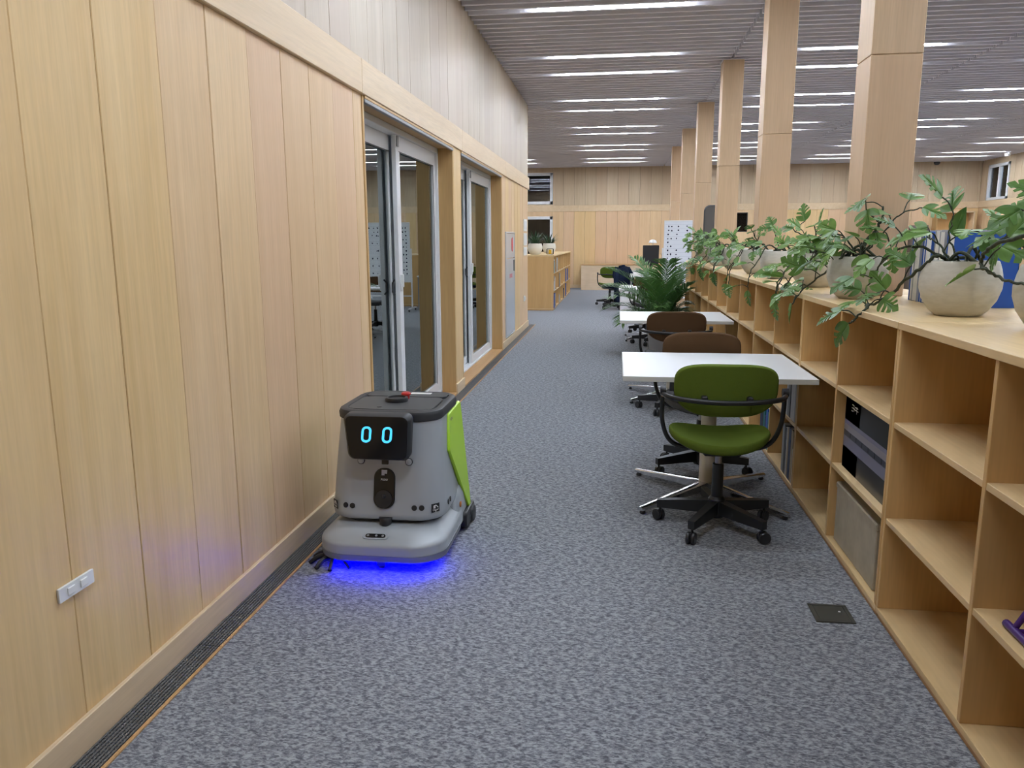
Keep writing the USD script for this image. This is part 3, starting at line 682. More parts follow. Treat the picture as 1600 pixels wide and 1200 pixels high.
potted('potted monstera in the second bowl from the right, with blue binders behind', 1.335, 3.27, [
    V([(1.30, 3.28, 1.36), (1.23, 3.24, 1.385), (1.18, 3.33, 1.31), (1.16, 3.50, 1.225), (1.14, 3.63, 1.172), (1.12, 3.68, 1.166), (1.09, 3.58, 1.166), (1.05, 3.45, 1.165), (1.005, 3.43, 1.13), (.985, 3.44, 1.10)], .0075, spacing=.11, L=(.10, .13), start=.3),
    V([(1.33, 3.27, 1.36), (1.285, 3.27, 1.44), (1.283, 3.27, 1.51), (1.285, 3.27, 1.555)], .004, spacing=.3, start=.95, L=(.11, .13), out=(-.3, -.8, .5)),
    V([(1.30, 3.32, 1.37), (1.22, 3.40, 1.42), (1.17, 3.55, 1.40), (1.15, 3.66, 1.33), (1.13, 3.72, 1.25)], .006, spacing=.065, L=(.09, .125)),
    V([(1.36, 3.24, 1.36), (1.37, 3.18, 1.43), (1.36, 3.12, 1.45)], .005, spacing=.05, L=(.085, .12), out=(-.4, -.6, .4)),
    V([(1.30, 3.30, 1.37), (1.27, 3.33, 1.43), (1.24, 3.40, 1.46)], .005, spacing=.06, L=(.10, .14))], 2)
potted('potted monstera in the third bowl from the right, with a bare cut stem', 1.215, 4.19, [
    V([(1.23, 4.19, 1.36), (1.24, 4.19, 1.43), (1.276, 4.19, 1.475), (1.312, 4.18, 1.546), (1.309, 4.18, 1.613)], .010, spacing=.5, start=.99, tip=False, L=(.1, .12)),
    V([(1.30, 4.18, 1.53), (1.25, 4.16, 1.57), (1.22, 4.15, 1.60)], .004, spacing=.5, start=.95, L=(.12, .15), out=(-1, -.2, 0)),
    V([(1.26, 4.19, 1.40), (1.32, 4.15, 1.49), (1.38, 4.11, 1.575), (1.46, 4.06, 1.60)], .005, spacing=.07, start=.5, L=(.095, .135), out=(-.1, -.9, .3)),
    V([(1.22, 4.15, 1.38), (1.26, 4.05, 1.46), (1.28, 3.98, 1.46), (1.29, 3.94, 1.40)], .005, spacing=.12, start=.5, L=(.09, .125), out=(-.3, -.8, .2)),
    V([(1.20, 4.19, 1.36), (1.13, 4.06, 1.405), (1.10, 4.17, 1.33), (1.09, 4.36, 1.27), (1.03, 4.55, 1.17), (1.0, 4.62, 1.09)], .007, spacing=.055, start=.15, L=(.095, .135)),
    V([(1.18, 4.22, 1.37), (1.12, 4.20, 1.42), (1.10, 4.36, 1.42), (1.08, 4.56, 1.35), (1.05, 4.82, 1.26), (1.01, 4.98, 1.15)], .007, spacing=.055, start=.15, L=(.095, .135)),
    V([(1.22, 4.22, 1.37), (1.17, 4.26, 1.45), (1.12, 4.30, 1.48), (1.09, 4.34, 1.45)], .005, spacing=.09, L=(.095, .135)),
    V([(1.22, 4.15, 1.37), (1.19, 4.05, 1.43), (1.16, 3.98, 1.38)], .006, spacing=.10, L=(.09, .13), out=(-.5, -.8, .1))], 3)
rows = [(1.25, 5.20, 'fourth', 'with a yellow tub behind'), (1.25, 6.30, 'fifth', 'its pale bowl almost bare'), (1.235, 7.19, 'sixth', 'trailing over the shelf front'),
        (1.22, 8.42, 'seventh', 'far along the shelf top'), (1.20, 9.50, 'eighth', 'far along the shelf top'), (1.20, 10.92, 'ninth', 'at the far shelf end')]
for k, (x, y, o, w) in enumerate(rows):
    rg = np.random.default_rng(60 + k); vs = []
    n = 2 if k == 1 else (5 if k < 4 else 6)
    for q in range(n):
        kind = q % 3
        if kind == 0:      # over the front edge
            dy = rg.uniform(-.35, .15); ex = rg.uniform(.98, 1.0)
            P = [(x, y, 1.35), (x - .10, y + dy * .3, 1.41), (1.07, y + dy * .7, 1.30), (1.0, y + dy, 1.19), (ex, y + dy * 1.1, 1.19 - rg.uniform(.06, .14))]
        elif kind == 1:    # up
            dy = rg.uniform(-.22, .22); P = [(x, y, 1.36), (x - .02, y + dy * .4, 1.44), (x - rg.uniform(0, .12), y + dy, rg.uniform(1.46, 1.56))]
        else:              # along the top towards the camera or away
            dy = rg.choice([-1, 1]) * rg.uniform(.2, .34); P = [(x, y, 1.36), (x - .05, y + dy * .5, 1.43), (x - .09, y + dy, 1.36)]
        vs.append(V(P, .006, spacing=.10, start=.3, L=(.085, .13), out=(-.9, -.5, .2)))
    if k >= 4:
        for q in range(3):
            dy = rg.uniform(-.3, .3); vs.append(V([(x, y, 1.36), (x - .05, y + dy * .4, 1.47), (x - .12, y + dy, 1.50), (x - .2, y + dy * 1.2, 1.40)], .006, spacing=.08, start=.3, L=(.09, .13)))
    potted(f'potted monstera in the {o} bowl from the right, {w}', x, y, vs, 80 + k)

# areca palm between the second and third desks
pa = thing('potted_palm', 'bushy potted palm on the floor behind the second white desk', 'potted plant', (.60, 10.15, 0))
obj('pot', lathe([(.13, 0), (.15, .01), (.19, .30), (.20, .36), (.185, .365), (.175, .33), (.17, .32)], 32), plain('palm_pot', (.30, .28, .27), .5), pa, 40)
obj('soil', lathe([(.0, .325), (.172, .32)], 20), SOIL, pa, True)
rg = np.random.default_rng(5)
for k in range(23):
    a = 2 * PI * k * .382 + rg.uniform(-.1, .1); lv = k / 26
    el = 1.50 - .75 * lv + rg.uniform(-.1, .1); Lf = rg.uniform(.98, 1.22) * (1 - .36 * lv); h = np.array([math.cos(a), math.sin(a), 0])
    turn = rg.uniform(.75, 1.05) + 1.0 * lv
    if h[0] > .15: Lf *= .80; turn *= .8 if lv < .6 else 1
    ts = np.linspace(0, 1, 24); ang = el - ts ** 1.5 * turn
    P = np.cumsum(np.vstack([[0, 0, .0]] + [(h * math.cos(q) + np.array([0, 0, math.sin(q)])) * Lf / 23 for q in ang[1:]]), 0) + h * .05 + [0, 0, .32]
    lim = .375 - .03
    if P[:, 0].max() > lim: P[:, 0] *= np.where(P[:, 0] > 0, lim / P[:, 0].max(), 1)
    fr = [tube(P, np.linspace(.007, .002, len(P)), 5)]
    side0 = np.cross(h, [0, 0, 1.0])
    for i in range(7, 24):
        T = P[i] - P[i - 1]; T /= np.linalg.norm(T); N = np.cross(side0, T)
        for sg in (-1, 1):
            for sub in (0, .5):
                b = P[i] - (P[i] - P[i - 1]) * sub
                l = Lf * (.27 * math.sin(PI * min(1, (i - 5.5 + 1 - sub) / 19.5)) ** .6 + .04)
                d = side0 * sg * .72 + T * .8 + N * .25 + rg.normal(0, .07, 3); d /= np.linalg.norm(d)
                w = np.cross(d, N); w /= np.linalg.norm(w); ww = .0095
                e1 = b + d * l * .5 + [0, 0, -.01 * l]; e2 = b + d * l + np.array([0, 0, -.22 * l])
                for e in (e1, e2): e[0] = min(e[0], .41)
                fr.append((np.array([b - w * ww * .4, b + w * ww * .4, e1 - w * ww, e1 + w * ww, e2]), np.array([[0, 1, 3], [0, 3, 2], [2, 3, 4]])))
    obj('frond', cat(*fr), PALM, pa, True)
for q in np.arange(8) * .785:
    obj('stem', tube(smooth_path([(.05 * math.cos(q), .05 * math.sin(q), .31), (.06 * math.cos(q), .06 * math.sin(q), .45), (.08 * math.cos(q), .08 * math.sin(q), .66)]), .011, 7), PALMST, pa, True)

# ------------------------------------------------------------ binders, books, boxes
BLUE = colour('binder_blue', (.025, .10, .42), .45); BGREY = colour('binder_grey', (.23, .24, .27), .5)
PAPER = speckle('paper_edges', (.60, .58, .54), (.80, .78, .73), 30, .8, .3, stretch=(1, 40, .4))
CBLK = colour('cover_black', (.012, .013, .016), .3); CWHT = colour('cover_white', (.68, .68, .68), .45); CGRY = colour('cover_grey', (.34, .35, .37), .5)
CNVY = colour('cover_navy', (.02, .04, .12), .45); CBGE = colour('cover_beige', (.46, .38, .26), .6); CTEA = colour('cover_teal', (.03, .22, .22), .5)
CLBL = colour('cover_pale_blue', (.38, .48, .58), .4); CRED = colour('cover_red', (.42, .05, .07), .5); CORG = colour('cover_orange', (.6, .2, .04), .5)
COLS = dict(black=CBLK, white=CWHT, grey=CGRY, navy=CNVY, beige=CBGE, teal=CTEA, blue=BLUE, red=CRED, orange=CORG)
def book(lab, x0, y0, z0, dep, th, hgt, m, face=-1, lean=0.0, nm='book', ct='book', group=None, bt=.003):
    """spine towards face*x; y0 is the side nearer the camera; lean tilts the top towards -y"""
    b = thing(nm, lab, ct, (x0, y0, z0), 0, group)
    s = -face
    fin = lambda mm: xf(mm, rx=lean)
    sx = (lambda a, c: (a, c)) if s > 0 else (lambda a, c: (-c, -a))
    q = lambda a, c, *r: bx(*sx(a, c), *r)
    obj('cover', fin(cat(q(0, bt, 0, th, 0, hgt, .0005), q(0, dep, 0, bt, 0, hgt, .0005), q(0, dep, th - bt, th, 0, hgt, .0005))), m, b)
    obj('pages', fin(q(bt, dep - .004, bt, th - bt, .003, hgt - .004)), PAPER, b)
    return b
# big face-out book in the nearest filled bay, and a thin pale one beside it
fb = thing('display_book', 'large black covered portfolio standing face out on the shelf above the box', 'book', (1.066, 3.045, .4122))
obj('cover', cat(bx(0, .003, 0, .645, 0, .335), bx(.022, .025, 0, .645, 0, .335), bx(0, .025, .427, .645, 0, .335)), CBLK, fb)
obj('pages', bx(.003, .022, .004, .642, .003, .331), PAPER, fb)
LAV = colour('print_lavender', (.17, .17, .24), .35); LAVD = colour('print_dark_band', (.035, .04, .06), .35); LAVL = colour('print_pale_band', (.24, .22, .24), .35)
obj('print_band', bx(-.0006, 0, .002, .643, .10, .225), LAV, fb)
obj('print_band', bx(-.0010, -.0004, .002, .643, .150, .176), LAVD, fb)
obj('print_band', bx(-.0009, -.0004, .002, .643, .178, .206), LAVL, fb)
for k in range(7): obj('print_mark', bx(-.0014, -.0008, .03 + .085 * k, .040 + .085 * k, .154, .176), CBLK, fb)
obj('title', cat(*[bx(-.0008, 0, .46 + dx, .46 + dx + w, .29 + dz, .29 + dz + h) for dx, dz, w, h in ((0, 0, .05, .004), (.02, -.012, .004, .032), (.004, .012, .045, .004), (.06, -.01, .004, .03), (.06, .016, .03, .004), (.075, -.012, .022, .004), (.05, .002, .045, .004))]), CWHT, fb)
book('thin white book with a red spine mark beside the large black face-out book', 1.075, 3.702, .4122, .22, .022, .325, CWHT)
bxo = thing('storage_box', 'beige cardboard storage box filling a bottom bay under the black book', 'box', (1.055, 3.12, .0452))
CARD = speckle('grey_beige_card', (.36, .32, .24), (.42, .37, .28), 12, .7, .1)
obj('body', bx(0, .27, 0, .575, 0, .262, .004), CARD, bxo)
obj('lid', bx(-.004, .274, -.004, .579, .255, .285, .005), CARD, bxo)
obj('label', bx(.05, .12, .12, .24, .285, .2875), WHITEP, bxo)
for k, (dy, col, le, hh) in enumerate(((.01, 'white', .10, .30), (.045, 'white', .13, .29), (.075, 'grey', .15, .27))):
    book(f'{"first second third".split()[k]} of three pale folders leaning left of the black face-out book', 1.06 + .012 * k, 3.772 + dy, .4142, .23, .012, hh, COLS[col], lean=-le * .8, group='leaning pale folders')
book('dark book leaning in the bottom bay left of the storage box', 1.08, 3.84, .052, .24, .028, .30, CBLK, lean=.22)
book('thin beige book behind the leaning dark book', 1.09, 3.90, .052, .23, .018, .28, CBGE, lean=.22)
y = 4.512
for k, (th, hh, col) in enumerate(((.055, .305, 'grey'), (.045, .29, 'white'), (.05, .305, 'white'), (.03, .30, 'black'), (.05, .31, 'grey'), (.04, .28, 'white'))):
    book(f'{col} volume on the middle shelf right of the green chair, {ORD[k]} from the near end', 1.037, y, .4122, .22, th, hh, COLS[col], group='volumes on the middle shelf by the green chair'); y += th + .002
y = 4.512
for k, (th, hh, col) in enumerate(((.03, .22, 'beige'), (.012, .21, 'white'), (.05, .31, 'beige'), (.06, .31, 'navy'), (.035, .30, 'beige'), (.02, .30, 'white'), (.06, .29, 'black'), (.05, .30, 'grey'))):
    book(f'{col} book on the bottom shelf right of the green chair, {ORD[k]} from the near end', 1.038, y, .0452, .22, th, hh, COLS[col], group='books on the bottom shelf by the green chair'); y += th + .002
y = 5.27
for k, (th, hh, col) in enumerate(((.05, .26, 'teal'), (.06, .28, 'blue'), (.04, .22, 'navy'), (.05, .27, 'teal'), (.05, .25, 'black'), (.06, .25, 'navy'))):
    book(f'{col} book on the bottom shelf beyond the green chair, {ORD[k]} from the near end', 1.038, y, .0452, .22, th, hh, COLS[col], group='books on the bottom shelf beyond the green chair'); y += th + .002
y = 5.28
for k, (th, hh, col) in enumerate(((.03, .27, 'grey'), (.03, .27, 'white'), (.04, .25, 'grey'))):
    book(f'{col} file on the middle shelf under the desk corner, {ORD[k]} from the near end', 1.038, y, .4122, .22, th, hh, COLS[col], group='files under the desk corner'); y += th + .002
be = thing('bookend', 'small black metal bookend on the top shelf above the desk corner', 'bookend', (1.12, 4.525, .7852))
obj('base', bx(0, .12, 0, .14, 0, .002), BLACKM, be); obj('upright', poly(Polygon([(0, 0), (.12, 0), (.12, .05), (.06, .15), (0, .05)]), .003, '-y', .006), BLACKM, be)
book('pale blue magazine on the top shelf in a far bay', 1.05, 8.262, .7852, .21, .05, .285, CLBL, nm='magazine', ct='magazine')
# purple wire stand at the right edge
PUR = colour('purple_metal', (.055, .012, .16), .35)
st_ = thing('wire_stand', 'purple metal desk stand on the middle shelf at the right edge', 'stand', (1.07, 2.02, .4122))
obj('base_rail', tube(np.array([(0, -.24, .012), (0, .10, .012)]), .011, 10), PUR, st_, 40); obj('base_rail', tube(np.array([(.17, -.24, .012), (.17, .10, .012)]), .011, 10), PUR, st_, 40)
obj('upright', tube(smooth_path([(.0, .06, .012), (.06, .05, .14), (.085, .04, .22)]), .008, 10), PUR, st_, True); obj('upright', tube(smooth_path([(.17, .06, .012), (.11, .05, .14), (.085, .04, .22)]), .008, 10), PUR, st_, True)
obj('cross_rail', tube(np.array([(0, .05, .012), (.17, .05, .012)]), .008, 10), PUR, st_, 40)
# binders behind the second bowl, opening towards the aisle
yb = 3.632
for k, (col, th) in enumerate((('blue', .078), ('grey', .06), ('grey', .075), ('blue', .075), ('blue', .05), ('grey', .07), ('blue', .06))):
    where = ('nearest, cover facing us', 'second', 'third', 'fourth', 'fifth', 'sixth', 'farthest')[k]
    book(f'{col} ring binder on the shelf top behind the bowls, {where}', 1.715, yb, 1.1552, .27 + .01 * (k % 2), th, .325 + .006 * (k % 3), COLS[col], face=1, nm='ring_binder', ct='binder', group='ring binders on the shelf top', bt=.004); yb += th + .003
tb = thing('tub', 'yellow plastic tub behind the fourth bowl from the right', 'tub', (1.46, 5.36, 1.1552))
YEL = colour('yellow_plastic', (.75, .45, .02), .4)
obj('body', lathe([(.07, 0), (.075, .004), (.095, .19), (.098, .20), (.092, .20), (.07, .01)], 28), YEL, tb, 40); obj('rim', lathe([(.096, .192), (.103, .195), (.103, .204), (.092, .206), (.092, .2)], 28), YEL, tb, True)
wbx = thing('carton', 'small white carton with a red lid among the far bowls on the shelf top', 'box', (1.42, 7.95, 1.1552))
obj('body', bx(-.06, .06, -.05, .05, 0, .30, .003), CWHT, wbx); obj('lid', bx(-.065, .065, -.055, .055, .30, .325, .004), CRED, wbx)

# contents of the bookcase beyond the left wall (facing the aisle, +x)
k = 0
for (yy, z, lst) in ((16.43, .785, (('teal', .06, .25), ('white', .05, .28), ('white', .06, .22), ('black', .07, .20))), (16.43, .412, (('white', .05, .2), ('beige', .06, .29), ('white', .04, .25), ('grey', .06, .3), ('white', .07, .27))),
                     (16.43, .0455, (('blue', .07, .30), ('navy', .06, .31), ('blue', .07, .31), ('white', .05, .28), ('grey', .06, .3), ('navy', .07, .3))), (17.18, .785, (('white', .06, .27), ('teal', .05, .25), ('white', .07, .3))), (17.93, .412, (('black', .07, .31), ('white', .06, .31), ('black', .07, .31), ('grey', .06, .3))),
                     (17.93, .0455, (('grey', .09, .20), ('white', .07, .17))), (19.45, .0455, (('navy', .08, .2), ('black', .09, .24))), (20.18, .412, (('blue', .07, .32), ('blue', .07, .32), ('navy', .07, .32), ('blue', .07, .32), ('blue', .07, .32))),
                     (20.18, .0455, (('blue', .07, .32), ('blue', .07, .32), ('navy', .07, .32), ('blue', .07, .32))), (21.0, .412, (('blue', .08, .31), ('blue', .08, .31)))):
    for col, th, hh in lst:
        lev = {.785: 'top', .412: 'middle', .0455: 'bottom'}[z]
        book(f'{col} file in the near half of the left bookcase, {lev} level, {ORD[min(k % 20, 19)]}' if k < 20 else f'{col} binder in the far half of the left bookcase, {lev} level, {ORD[k - 20]}', -1.290, yy, z + .0004, .24, th, hh, COLS[col], face=1, group='files in the bookcase beyond the left wall'); yy += th + .003; k += 1
for x, y, l in ((-1.78, 17.25, 'nearer'), (-1.62, 19.0, 'farther')):
    p = thing('spiky_plant', f'{l} of two white bowls of spiky dark leaves on the bookcase beyond the left wall', 'potted plant', (x, y, 1.155), group='spiky plants on the bookcase')
    obj('pot', (lambda m: (m[0] * 1.12, m[1]))(lathe(PROF, 28)), POTW, p, 40); obj('soil', lathe([(.0, .19), (.14, .186)], 16), SOIL, p, True)
    rg = np.random.default_rng(int(y * 10))
    for q in range(46):
        a = rg.uniform(0, 2 * PI); el = rg.uniform(.45, 1.45); l = rg.uniform(.22, .40); h = np.array([math.cos(a), math.sin(a), 0]); s = np.cross(h, [0, 0, 1.0])
        b = h * .05 + [0, 0, .19]; m1 = b + (h * math.cos(el) + np.array([0, 0, math.sin(el)])) * l * .55; m2 = m1 + (h * math.cos(el - .5) + np.array([0, 0, math.sin(el - .5)])) * l * .45
        obj('leaf', (np.array([b - s * .009, b + s * .009, m1 - s * .014, m1 + s * .014, m2]), np.array([[0, 1, 3], [0, 3, 2], [2, 3, 4]])), DRAC, p)
mg = thing('caddy', 'small dark wire caddy on the bookcase top in front of the spiky plants', 'caddy', (-1.47, 17.5, 1.155))
obj('rack', cat(*[tube(np.array(q), .005, 6) for q in ([(-.07, -.05, .004), (.07, -.05, .004)], [(-.07, .05, .004), (.07, .05, .004)], [(-.07, -.05, .0), (-.07, -.05, .12)], [(.07, -.05, .0), (.07, -.05, .12)], [(-.07, .05, .0), (-.07, .05, .12)], [(.07, .05, .0), (.07, .05, .12)], [(-.07, -.05, .12), (.07, -.05, .12)], [(-.07, .05, .12), (.07, .05, .12)])]), BLACKM, mg, True)
obj('jar', lathe([(.03, .006), (.03, .09), (.02, .10)], 14), YEL, mg, 40)

# ------------------------------------------------------------ far end of the aisle
ct_ = thing('counter', 'low pale wooden counter front standing against the far wall', 'counter', (-1.04, 23.45, 0))
for q in range(4): obj('front_panel', bx(.0015 + .6 * q, .5985 + .6 * q, 0, .02, .0, .73, .002), PALEW, ct_)
obj('side_panel', bx(0, .02, .02, .9, 0, .73), PALEW, ct_); obj('side_panel', bx(2.38, 2.4, .02, .9, 0, .73), PALEW, ct_); obj('top', bx(-.01, 2.41, -.012, .95, .73, .757, .003), SILL, ct_)
wbd = thing('whiteboard', 'white rolling whiteboard with handwritten marks standing past the palm', 'whiteboard', (1.37, 16.02, 0))
WB = plain('whiteboard_enamel', (.76, .79, .83), .25)
obj('panel', bx(-.43, .43, -.010, .010, .62, 1.82, .002), WB, wbd)
obj('frame', cat(bx(-.445, .445, -.014, .014, 1.815, 1.838, .003), bx(-.445, .445, -.014, .014, .602, .625, .003), bx(-.445, -.425, -.014, .014, .602, 1.838, .003), bx(.425, .445, -.014, .014, .602, 1.838, .003)), ALU, wbd)
obj('stand', cat(bx(-.475, -.447, -.014, .014, .06, 1.3, .003), bx(.447, .475, -.014, .014, .06, 1.3, .003), bx(-.475, .475, -.012, .012, .30, .33, .003), bx(-.48, -.44, -.28, .28, .045, .075, .004), bx(.44, .48, -.28, .28, .045, .075, .004)), ALU, wbd)
for sx in (-.46, .46):
    for sy in (-.26, .26): obj('caster', xf(lathe([(0, -.012), (.022, -.012), (.024, 0), (.022, .012), (0, .012)], 14), ry=PI / 2, t=(sx, sy, .0242)), BLACKP, wbd, 40)
rg = np.random.default_rng(21); ink = []
for r_ in range(13):
    z = 1.72 - .078 * r_
    cols_ = (-.36, -.30, -.17, .0, .12, .2, .30) if r_ in (0, 1) else ((-.37, -.31, -.20) if r_ % 2 else (-.37, -.2, .05 + .03 * (r_ % 4), .14, .24))
    for x in cols_:
        if rg.uniform() < .16: continue
        for s_ in range(3):
            ink.append(bx(x + rg.uniform(-.012, .0), x + rg.uniform(.004, .022), -.0108, -.0098, z + rg.uniform(-.018, .0), z + rg.uniform(.002, .02)))
obj('handwriting', cat(*ink), colour('marker_ink', (.03, .035, .07), .6), wbd)
obj('ruled_lines', cat(*[bx(-.42, .42, -.0106, -.0098, z - .0012, z + .0012) for z in 1.76 - .078 * np.arange(14)]), colour('marker_grey', (.4, .43, .5), .6), wbd)
obj('tray', bx(-.3, .3, -.06, -.014, .605, .62, .003), ALU, wbd)
tv = thing('display_screen', 'large dark display screen on a stand seen behind the third column', 'screen', (1.535, 12.35, 0), -.08)
obj('housing', cat(plate(rrect(-.235, .235, 1.30, 1.975, .09, 6), .07, .02, '-y', .035)), DGREY, tv, 40)
obj('glass', plate(rrect(-.215, .215, 1.33, 1.95, .07, 6), .004, 0, '-y', -.035), plain('screen_glass', (.10, .095, .09), .25), tv, 40)
obj('post', bx(-.035, .035, -.02, .03, .05, 1.32, .01), BLACKM, tv); obj('foot', bx(-.22, .22, -.2, .2, 0, .05, .015), BLACKM, tv)
fd = thing('work_desk', 'white work desk with papers far down the aisle past the palm', 'desk', (.70, 17.35, 0))
obj('top', bx(-.42, .16, -1.1, 1.1, .70, .73, .003), DESKW, fd)
for sx in (-.39, .13):
    for sy in (-1.05, 1.05): obj('leg', bx(sx - .02, sx + .02, sy - .02, sy + .02, 0, .70, .003), ALUD, fd)
obj('modesty_panel', bx(.135, .15, -1.0, 1.0, .25, .70, .002), DESKW, fd)
mo = thing('monitor', 'black desktop monitor on the far work desk', 'monitor', (.72, 17.0, .73))
obj('screen', plate(rrect(-.17, .17, .20, .62, .012, 3), .03, .004, '-y', .015), BLACKP, mo, 40); obj('stand', bx(-.025, .025, .0, .03, .01, .35, .006), BLACKP, mo); obj('foot', bx(-.11, .11, -.08, .1, 0, .012, .004), BLACKP, mo)
lp = thing('desk_lamp', 'white round headed desk lamp beside the far monitor', 'lamp', (.78, 17.6, .73))
obj('base', lathe([(.07, 0), (.07, .012), (.01, .018)], 20), WHITE, lp, 40); obj('arm', tube(smooth_path([(0, 0, .015), (0, .05, .35), (0, -.03, .68)]), .009, 8), WHITE, lp, True); obj('head', lathe([(.02, .74), (.07, .72), (.09, .67), (.085, .665), (.0, .70)], 20), WHITE, lp, True)
rg = np.random.default_rng(9)
for q in range(5):
    pp = thing('paper_stack', f'loose stack of white papers on the far work desk, {ORD[q]} along the desk', 'papers', (.40 + .06 * (q % 2), 16.45 + .42 * q, .7302), float(rg.uniform(-.3, .3)), 'paper stacks on the far desk')
    for s_ in range(3): obj('sheets', bx(-.1 + .006 * s_, .1 + .006 * s_, -.14, .14, .014 * s_ + .0002, .014 * s_ + .0135), PAPER, pp)
cu = thing('cup', 'small blue cup on the far work desk', 'cup', (.62, 16.45, .73))
obj('body', lathe([(.03, 0), (.04, .004), (.042, .10), (.038, .10), (.034, .01)], 18), CLBL, cu, 40)
pd_ = thing('drawer_pedestal', 'white drawer pedestal on the floor left of the palm', 'cabinet', (.28, 15.2, 0))
obj('body', bx(-.2, .2, -.25, .25, .03, .60, .004), WHITEP, pd_)
for q in range(6):
    dr = obj('drawer', bx(-.195, .195, -.262, -.25, .05 + .09 * q, .133 + .09 * q, .003), WHITE, pd_)
    obj('handle', bx(-.05, .05, -.272, -.262, .105 + .09 * q, .118 + .09 * q, .003), ALUD, dr)
obj('castor_base', bx(-.18, .18, -.23, .23, 0, .03), BLACKP, pd_)
# far right corner
nc = thing('niche_cabinet', 'open fronted wooden wall cupboard in the far right corner', 'cabinet', (9.62, 24.14, 0))
obj('side_panel', bx(-.55, -.53, 0, .35, 0, 2.24), SHELF_V, nc); obj('side_panel', bx(.42, .46, 0, .35, 0, 2.24), BEAM, nc); obj('top_board', bx(-.55, .46, 0, .35, 2.20, 2.24), BEAM, nc); obj('back_panel', bx(-.53, .42, .33, .35, 0, 2.2), SHELF_V, nc)
for z in (.1, .62, 1.14, 1.66): obj('shelf', bx(-.53, .42, 0, .33, z, z + .025), SHELF_H, nc)
cb_ = thing('dark_cabinet', 'dark grey cabinet against the far wall left of the niche cupboard', 'cabinet', (8.66, 24.2, 0))
obj('body', bx(-.22, .22, 0, .28, 0, 1.85, .004), plain('cabinet_brown', (.13, .10, .08), .6), cb_); obj('door', bx(-.21, .21, -.012, 0, .03, 1.84, .003), plain('cabinet_brown_door', (.15, .12, .10), .6), cb_)
dm = thing('dome_camera', 'dark dome camera under the ceiling by the far wall', 'camera', (8.95, 24.2, ZC))
obj('mount', lathe([(.10, -.03), (.10, -.001), (.05, 0)], 24), WHITE, dm, 40); obj('dome', lathe([(.0, -.12), (.05, -.11), (.08, -.07), (.085, -.03)], 24), DGREY, dm, True)
sm = thing('smoke_detector', 'white smoke detector on the ceiling near the right wall', 'detector', (9.9, 22.2, ZC))
obj('base', lathe([(.08, -.03), (.085, -.001), (.05, 0)], 24), WHITE, sm, 40); obj('chamber', lathe([(.0, -.10), (.06, -.095), (.07, -.06), (.07, -.03)], 24), WHITE, sm, True)

# ------------------------------------------------------------ cleaning robot
RG = plain('robot_grey', (.40, .43, .455), .36, .08); RGD = plain('robot_bumper_grey', (.20, .215, .23), .5); RT = plain('robot_top', (.035, .037, .04), .5); RT2 = plain('robot_lid', (.05, .052, .055), .45)
LIME = plain('lime_panel', (.44, .72, .03), .35); GLB = plain('gloss_black', (.006, .006, .008), .12); REDB = plain('red_button', (.55, .02, .02), .35)
CYAN = plain('screen_eyes', (.05, .3, .5), .5, emit=(.05, .45, 1.0), power=.30)
BLED = plain('blue_light_strip', (.0, .0, .3), .5, emit=(.0, .0, 1.0), power=48.0)
def loft(secs, n=10, cap0=True, cap1=True):
    return ring_mesh([np.column_stack([rrect(-hx, hx, y0, y1, r, n), np.full(4 * n, z)]) for z, hx, y0, y1, r in secs], cap0, cap1)
rb = thing('cleaning_robot', 'grey and lime floor cleaning robot with a face screen beside the left wall', 'robot', (-1.03, 3.5, 0))
obj('bumper', loft([(.040, .262, -.33, .20, .12), (.052, .292, -.362, .22, .15), (.083, .2965, -.3685, .23, .155), (.0845, .29, -.36, .2, .15)]), RGD, rb, 40)
obj('base_cover', loft([(.074, .280, -.352, .24, .15), (.0795, .2935, -.366, .25, .155), (.118, .294, -.367, .26, .155), (.130, .289, -.362, .26, .15), (.139, .278, -.350, .26, .145), (.168, .246, -.285, .25, .13), (.182, .22, -.245, .22, .12)]), RG, rb, 40)
obj('chassis', loft([(.03, .24, -.18, .30, .1), (.045, .25, -.2, .31, .1)]), BLACKP, rb, 40)
obj('rear_fender', loft([(.05, .276, .04, .33, .06), (.06, .287, .03, .342, .06), (.20, .283, .07, .342, .06), (.25, .272, .13, .34, .05)]), RG, rb, 40)
obj('underbody', loft([(.17, .20, -.20, .30, .1), (.215, .24, -.215, .33, .11)]), DGREY, rb, 40)
BODY = [(.198, .258, -.218, .335, .115), (.205, .266, -.230, .340, .12), (.230, .2675, -.2345, .342, .12), (.45, .2535, -.192, .340, .11), (.62, .243, -.153, .338, .105), (.650, .240, -.146, .336, .105)]
obj('body', loft(BODY, 12), RG, rb, 40)
fy = lambda z: float(np.interp(z, [.205, .230, .45, .62, .65], [-.230, -.2345, -.192, -.153, -.146]))
TILT = -math.atan(.0815 / .39)
obj('top_rim', loft([(.640, .238, -.143, .335, .105), (.648, .2475, -.156, .343, .112), (.672, .249, -.158, .344, .113), (.686, .243, -.150, .338, .108), (.691, .231, -.136, .327, .097), (.689, .212, -.115, .31, .08), (.680, .208, -.111, .306, .078)], 12), RT, rb, 40)
obj('front_lid', plate(rrect(-.203, .203, -.106, .188, .05, 6), .010, .002, 'z', .680), RT2, rb, 40)
obj('rear_lid', plate(rrect(-.203, .203, .194, .302, .03, 6), .011, .002, 'z', .680), RT2, rb, 40)
kn = obj('knob', lathe([(.054, .689), (.056, .700), (.052, .709), (.042, .710), (.040, .702), (.0, .700)], 32, (-.012, .085, 0)), BLACKP, rb, 40)
obj('stop_button', lathe([(.018, .690), (.018, .706), (.023, .708), (.024, .716), (.019, .722), (.0, .724)], 28, (.018, .145, 0)), REDB, rb, 40)
obj('lid_label', bx(.01, .115, .255, .29, .691, .6925), WHITEP, rb)
